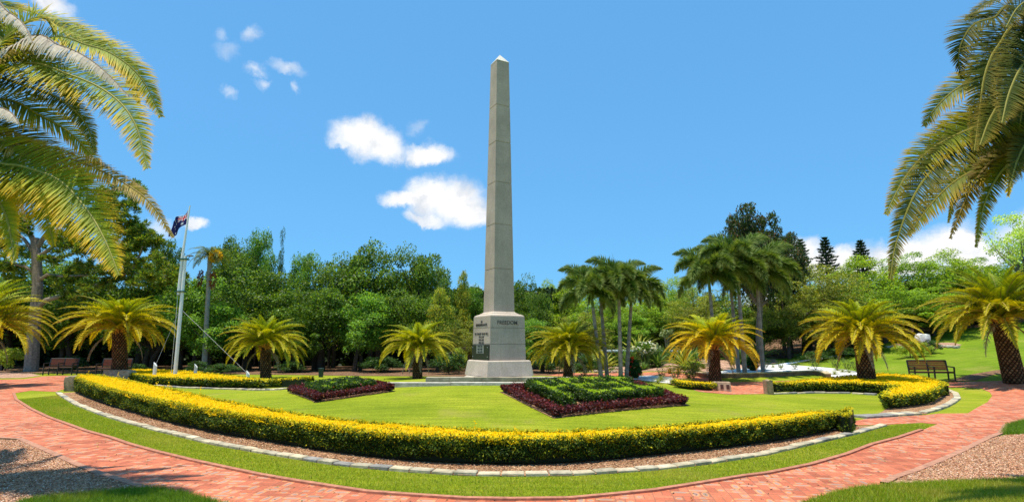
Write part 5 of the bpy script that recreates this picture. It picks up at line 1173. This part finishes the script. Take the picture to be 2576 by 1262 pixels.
# ------------------------------------------------------------------ benches
def bench_parts():
    w = 1.45; dk = (.012, .012, .013); wc = (.10, .026, .011); out = []  # timber brown darkened to carry the shade on the bench
    for x in (-w / 2, 0, w / 2):
        mb = MB(); mb.tube([(x, .02, 0), (x, .02, .43), (x, .0, .62)], .031, 6, dk); mb.tube([(x, .46, 0), (x, .46, .42), (x, .55, .88)], .031, 6, dk)
        mb.tube([(x, .0, .62), (x, .5, .64)], .027, 6, dk); mb.tube([(x, .02, .40), (x, .46, .39)], .027, 6, dk); out.append(('frame_support', mb.mesh('frame_support', M['metal'])))
    mb = MB(); mb.tube([(-w / 2, .549, .875), (w / 2, .549, .875)], .025, 6, dk); mb.tube([(-w / 2, .475, .50), (w / 2, .475, .50)], .022, 6, dk); mb.tube([(-w / 2, .04, .40), (w / 2, .04, .40)], .022, 6, dk); out.append(('rail', mb.mesh('rail', M['metal'])))
    mb = MB()
    for i in range(5): mb.box(-w / 2 + .03, w / 2 - .03, .03 + i * .088, .105 + i * .088, .422, .447, np.array(wc) * (1 + .12 * (i % 2)))
    out.append(('seat', mb.mesh('seat', M['wood'])))
    for s in (0, 1):
        mb = MB(); M4 = Matrix.Translation((0, .475, .52)) @ Matrix.Rotation(-.20, 4, 'X')
        for i in range(5):
            a = -w / 2 + .03 if s == 0 else .03; mb.box(a, a + w / 2 - .06, -.018, .008, .005 + i * .068, .062 + i * .068, np.array(wc) * (1 + .15 * ((i + s) % 2)), M4)
        out.append(('backrest', mb.mesh('backrest', M['wood'])))
    return out
BP = bench_parts()
def bench(px, py, rz, label, Y=None):
    g = gnd(px, py) if Y is None else Vector((at(px, py, Y).x, Y, hz(at(px, py, Y).x, Y)))
    r = T('park_bench', g, label, 'bench', 'timber benches with black frames', rot=(0, 0, rz))
    for n, me in BP: O(n, me, r)
bench(143, 943, R(6), 'wooden slat bench in the open beside the big pine')
bench(278, 936, R(4), 'wooden slat bench half hidden behind the sandstone slab', Y=29.5)
bench(2354, 955, R(-9), 'wooden slat bench at the foot of the right slope', Y=23.2)
O_ = gnd(3, 932); mb = MB(); mb.box(-.06, .06, -.06, .06, 0, .32, (.02, .015, .012)); mb.box(-1.2, .1, -.10, .06, .321, .36, (.05, .03, .02)); O('low_rail', mb.mesh('low_rail', M['metal']), None, O_, label='end of a dark low rail at the left edge by the soil patch', cat='rail')

# ------------------------------------------------------------------ flagpole
def flagpole():
    Y = 26.0; top = at(478, 517, Y); bx = at(441, 935, Y).x; gz = hz(top.x, Y)
    root = T('flagpole', (bx, Y, gz), 'tall white flagpole with two green collars rising behind the left hedge', 'flagpole')
    hh = top.z - gz; lx = top.x - bx; wc = (.78, .78, .76); gr = (.02, .09, .05)
    P = lambda z, o=0: (lx * z / hh + o, 0, z)
    zc1, zc2 = at(463, 652, Y).z - gz, at(458, 733, Y).z - gz
    mb = MB(); mb.tube([P(0), P(zc1 + .15)], [.085, .07], 14, wc); O('lower_mast', mb.mesh('lower_mast', M['white'], True), root)
    mb = MB(); mb.tube([P(zc2 - .15, -.17), P(zc1 + .1, -.15), P(hh)], [.068, .062, .028], 12, wc); O('upper_mast', mb.mesh('upper_mast', M['white'], True), root)
    for z in (zc1, zc2):
        mb = MB(); mb.box(-.30, .14, -.115, .115, -.03, .03, gr); O('collar', mb.mesh('collar', M['metal']), root, P(z))
    mb = MB(); mb.box(.10, .32, -.10, .10, .14, .19, (.25, .23, .2)); mb.tube([(0.1, 0, .02), (.22, 0, .14)], .015, 5, gr); O('spotlight', mb.mesh('spotlight', M['metal']), root, P(zc1))
    mb = MB(); mb.box(-.17, .17, -.14, .14, .0, .30, gr); O('foot_bracket', mb.mesh('foot_bracket', M['metal']), root)
    mb = MB(); mb.tube([(-.12, -.1, .3), (lx * .35 - .13, -.1, hh * .35), P(zc2 - .1, -.2)], .010, 4, (.65, .65, .62)); O('halyard', mb.mesh('halyard', M['white']), root)
    # anchor posts and stays
    for i, (px, py, tz, lb_) in enumerate(((391, 916, zc2 * .82, 'left of the flagpole'), (493, 920, None, 'just right of the flagpole'), (624, 937, zc2 * .80, 'farthest right, beside the second palm'))):
        g = at(px, py, (25.2, 26.6, 25.0)[i]); z = hz(g.x, g.y); mb = MB(); mb.tube([(0, 0, -.05), (0, 0, g.z - z - .08)], .072, 12, wc, cap=False)
        # slanted cut top
        k = 12; hh2 = g.z - z - .08; V = [(math.cos(2 * math.pi * j / k) * .072, math.sin(2 * math.pi * j / k) * .072, hh2) for j in range(k)] + [(math.cos(2 * math.pi * j / k) * .072, math.sin(2 * math.pi * j / k) * .072, hh2 + .09 - .09 * math.cos(2 * math.pi * j / k)) for j in range(k)] + [(0, 0, hh2 + .09)]
        mb.add(V, [(j, (j + 1) % k, k + (j + 1) % k, k + j) for j in range(k)], wc); mb.add(V, [(k + j, k + (j + 1) % k, 2 * k) for j in range(k)], wc)
        O('anchor_post', mb.mesh('anchor_post', M['white'], False), None, (g.x, g.y, z), label='short white slant-topped post ' + lb_, cat='post', group='white anchor posts around the flagpole')
        if tz:
            mb = MB(); mb.tube([(g.x - bx, g.y - Y, g.z - gz - .05), P(tz)], .006, 4, (.45, .45, .43)); O('stay_wire', mb.mesh('stay_wire', M['metal']), root)
    # flag
    A, B_, C_, D_ = at(473, 528, Y), at(469, 563, Y), at(428, 582, Y), at(432, 553, Y)
    nu, nv = 64, 36; o3 = Vector(A); V = []; C = []
    for i in range(nu + 1):
        for j in range(nv + 1):
            u, v = i / nu, j / nv; p = (A * (1 - v) + B_ * v) * (1 - u) + (D_ * (1 - v) + C_ * v) * u
            p = p + Vector((0, .16 * math.sin(u * 8 + v * 2.2) * u ** .5, -.10 * math.sin(u * math.pi) - .04 * math.sin(u * 7 + v * 3) + .30 * v * u * u * -1)); V.append(tuple(p - o3))
    def fc(u, v):
        x, y = u * 2, v; blue, red, wh = (.012, .016, .10), (.55, .02, .03), (.75, .75, .75)
        if x < 1 and y < .5:
            yy = y * 2; cx, cy = abs(x - .5), abs(yy - .5) / 1
            if cx < .06 or cy < .11: return red
            if cx < .11 or cy < .19: return wh
            dgl = min(abs((x) - (yy)), abs((x) - (1 - yy)))
            if dgl < .05: return red
            if dgl < .12: return wh
            return blue
        for sx, sy, r in ((.5, .76, .13), (1.5, .83, .075), (1.25, .44, .075), (1.5, .17, .075), (1.72, .37, .075), (1.6, .54, .045)):
            dx, dy = x - sx, y - sy; d = math.hypot(dx, dy); a = math.atan2(dx, -dy)
            if d < r * (.62 + .38 * math.cos(7 * a)): return wh
        return blue
    mb = MB(); f = []; cc = []
    Vn = np.array(V).reshape(nu + 1, nv + 1, 3)
    for i in range(nu):
        for j in range(nv):
            q = [Vn[i, j], Vn[i + 1, j], Vn[i + 1, j + 1], Vn[i, j + 1]]; mb.add(q, [(0, 1, 2, 3)], fc((i + .5) / nu, (j + .5) / nv))
    O('flag', mb.mesh('flag', M['flag']), None, o3, label='blue flag with Union Jack corner and white stars flying from the pole', cat='flag')
flagpole()
# bin and distant hut
g = gnd(807, 948); r = T('litter_bin', g, 'dark green bin standing at the edge of the wood', 'bin'); mb = MB(); mb.tube([(0, 0, 0), (0, 0, .42)], [.11, .13], 12, (.01, .04, .03)); O('bin_body', mb.mesh('bin_body', M['metal']), r); mb = MB(); mb.tube([(0, 0, .421), (0, 0, .45)], [.145, .13], 12, (.012, .03, .025)); O('lid', mb.mesh('lid', M['metal']), r)
def hut():
    Y = 36; p = at(1640, 900, Y); z = hz(p.x, Y); r = T('garden_shed', (p.x, Y, z), 'low hut with a pale roof behind the white-flowered shrub', 'shed')
    t = at(1640, 884, Y).z - z
    mb = MB(); mb.box(-2.5, 1.2, 0, 3, -.2, t, (.34, .30, .10)); O('wall', mb.mesh('wall', M['plain']), r)
    mb = MB(); mb.box(-2.8, 1.5, -.5, 3.4, t + .002, t + .10, (.62, .68, .72)); O('roof', mb.mesh('roof', M['plain']), r)
hut()

# ------------------------------------------------------------------ grass blades where the camera is close
def blades(px_poly, n, h, cols, w, seed, edge=None):
    rg = np.random.default_rng(seed); P = G2(px_poly) if px_poly and not isinstance(px_poly[0], Vector) else px_poly
    q = sample_poly(P, n, rg); z = H(q[:, 0], q[:, 1]); m = len(q); a = rg.uniform(0, 2 * np.pi, m); wv = np.stack([np.cos(a), np.sin(a), np.zeros(m)], 1) * .0035
    hh = h * rg.uniform(.5, 1.3, m); lean = rg.normal(0, .45, (m, 2)) * hh[:, None]
    b = np.column_stack([q, z - .004]); t = b.copy(); t[:, :2] += lean; t[:, 2] += hh
    V = np.stack([b - wv, b + wv, t], 1).reshape(-1, 3); c = pal(rg, m, cols, w); x, y = q[:, 0], q[:, 1]
    k = np.clip(.5 * np.sin(x * 1.1 + 1.7 * np.sin(y * 1.3)) + .5 * np.sin(y * 2.3 + x * .7 + 2) + .35 * np.sin(x * 4.1 + y * 3.3) - .35, 0, 1)[:, None] * .65
    return V, np.repeat(c * (1 - k) + np.array((.50, .40, .09)) * k, 3, axis=0)
GC = [(.22, .32, .010), (.30, .38, .014), (.38, .41, .03), (.46, .36, .09), (.12, .21, .008)], [4, 5, 3, 1.2, 2]
mb = MB()
vergeP = dense(INNER[1:], 3)
kerbp = dense([(150, 992)] + KERB[1:-1] + [(2240, 1068), (2300, 1064), (2350, 1066)], 3)
kp = [(a, b + 1.5) for a, b in kerbp]
for poly, n, h, cw, s in ((vergeP + kp[::-1], 120000, .026, GC, 1),
                          ([(364, 1232), (407, 1232), (463, 1243), (518, 1259), (640, 1295), (0, 1300), (60, 1262), (150, 1250), (250, 1241)], 26000, .07, ([(.13, .24, .012), (.2, .32, .02), (.07, .15, .01)], [4, 4, 3]), 2),
                          ([(2034, 1261), (2086, 1244), (2148, 1229), (2240, 1219), (2350, 1214), (2500, 1208), (2620, 1205), (2620, 1300), (1980, 1290)], 42000, .055, GC, 3),
                          ([(2518, 1093), (2532, 1070), (2578, 1058), (2640, 1050), (2640, 1086), (2560, 1094)], 9000, .08, ([(.13, .24, .012), (.2, .32, .02), (.07, .15, .01)], [4, 4, 3]), 4),
                          ([(2200, 1062), (2330, 1043), (2380, 1036), (2425, 1010), (2490, 988), (2494, 1000), (2440, 1037)], 100, .03, GC, 5)):
    V, C = blades(poly, n, h, *cw, s); mb.add(V, np.arange(len(V)).reshape(-1, 3), C)
O('grass', mb.mesh('grass', M['leaf']), kind='stuff', label='short grass blades of the verge and the near lawn')
# loose chips on the near mulch
def chips(polys, seed):
    rg = np.random.default_rng(seed); mb = MB()
    for poly, n, L, cols in polys:
        q = sample_poly(poly, n, rg); z = H(q[:, 0], q[:, 1]) + .016 + rg.uniform(0, .012, len(q)); a = rg.uniform(0, 6.28, len(q)); D = np.stack([np.cos(a), np.sin(a), rg.normal(0, .25, len(q))], 1)
        N = rg.normal(0, .35, (len(q), 3)) + np.array((0, 0, 1)); mb.leaves(np.column_stack([q, z]), D, N, L * rg.uniform(.4, 1.6, len(q)), L * .35, pal(rg, len(q), *cols))
    return mb
cc1 = [(.54, .26, .14), (.66, .42, .27), (.70, .54, .42), (.24, .10, .055)], [5, 3, .8, 2.5]
cc2 = [(.34, .16, .08), (.5, .3, .17), (.62, .47, .33), (.12, .06, .035)], [4, 3, .8, 3]
mb = chips([(G2([(-60, 1106), (49, 1110), (133, 1147), (247, 1197), (360, 1233), (250, 1240), (150, 1249), (60, 1261), (-60, 1275)]), 26000, .027, cc1),
            (G2([(2255, 1208), (2302, 1190), (2364, 1165), (2426, 1137), (2487, 1106), (2530, 1096), (2640, 1090), (2640, 1200), (2500, 1207), (2350, 1213)]), 28000, .027, cc1),
            (G2([(a, b - 7) for a, b in dense(KERB[2:-2], 2)] + [(a, b - 2) for a, b in dense(HF[1:], 2)][::-1]), 22000, .032, cc2)], 3)
O('wood_chips', mb.mesh('wood_chips', colmat('chip_wood', .9, .1)), kind='stuff', label='loose wood chips scattered over the mulch')
# fallen leaves on the path and lawn
def litter():
    rg = np.random.default_rng(77); mb = MB()
    P = G2(dense(NEAR, 1)[2:-1]) ; I = G2(dense(INNER[1:], 1)); poly = P + I[::-1]
    q = sample_poly(poly, 520, rg); z = H(q[:, 0], q[:, 1]) + .014
    k = len(q); mb.leaves(np.column_stack([q, z]), np.column_stack([rg.normal(0, 1, (k, 2)), rg.normal(0, .15, k)]), rg.normal(0, .2, (k, 3)) + np.array((0, 0, 1)), rg.uniform(.02, .06, k), .018, pal(rg, k, [(.30, .18, .06), (.14, .08, .04), (.42, .34, .08), (.2, .26, .05)], [3, 3, 2, 1]))
    O('fallen_leaves', mb.mesh('fallen_leaves', M['leaf']), kind='stuff', label='scattered fallen leaves on the brick path')
litter()
print('objects', len(COL.objects))
dg = bpy.context.evaluated_depsgraph_get()
for o in [o for o in COL.objects if o.type == 'FONT']:
    me = bpy.data.meshes.new_from_object(o.evaluated_get(dg)); me.name = 'lettering'
    n = O('lettering', me, o.parent, o.location, o.rotation_euler, o.scale)
    bpy.data.objects.remove(o)
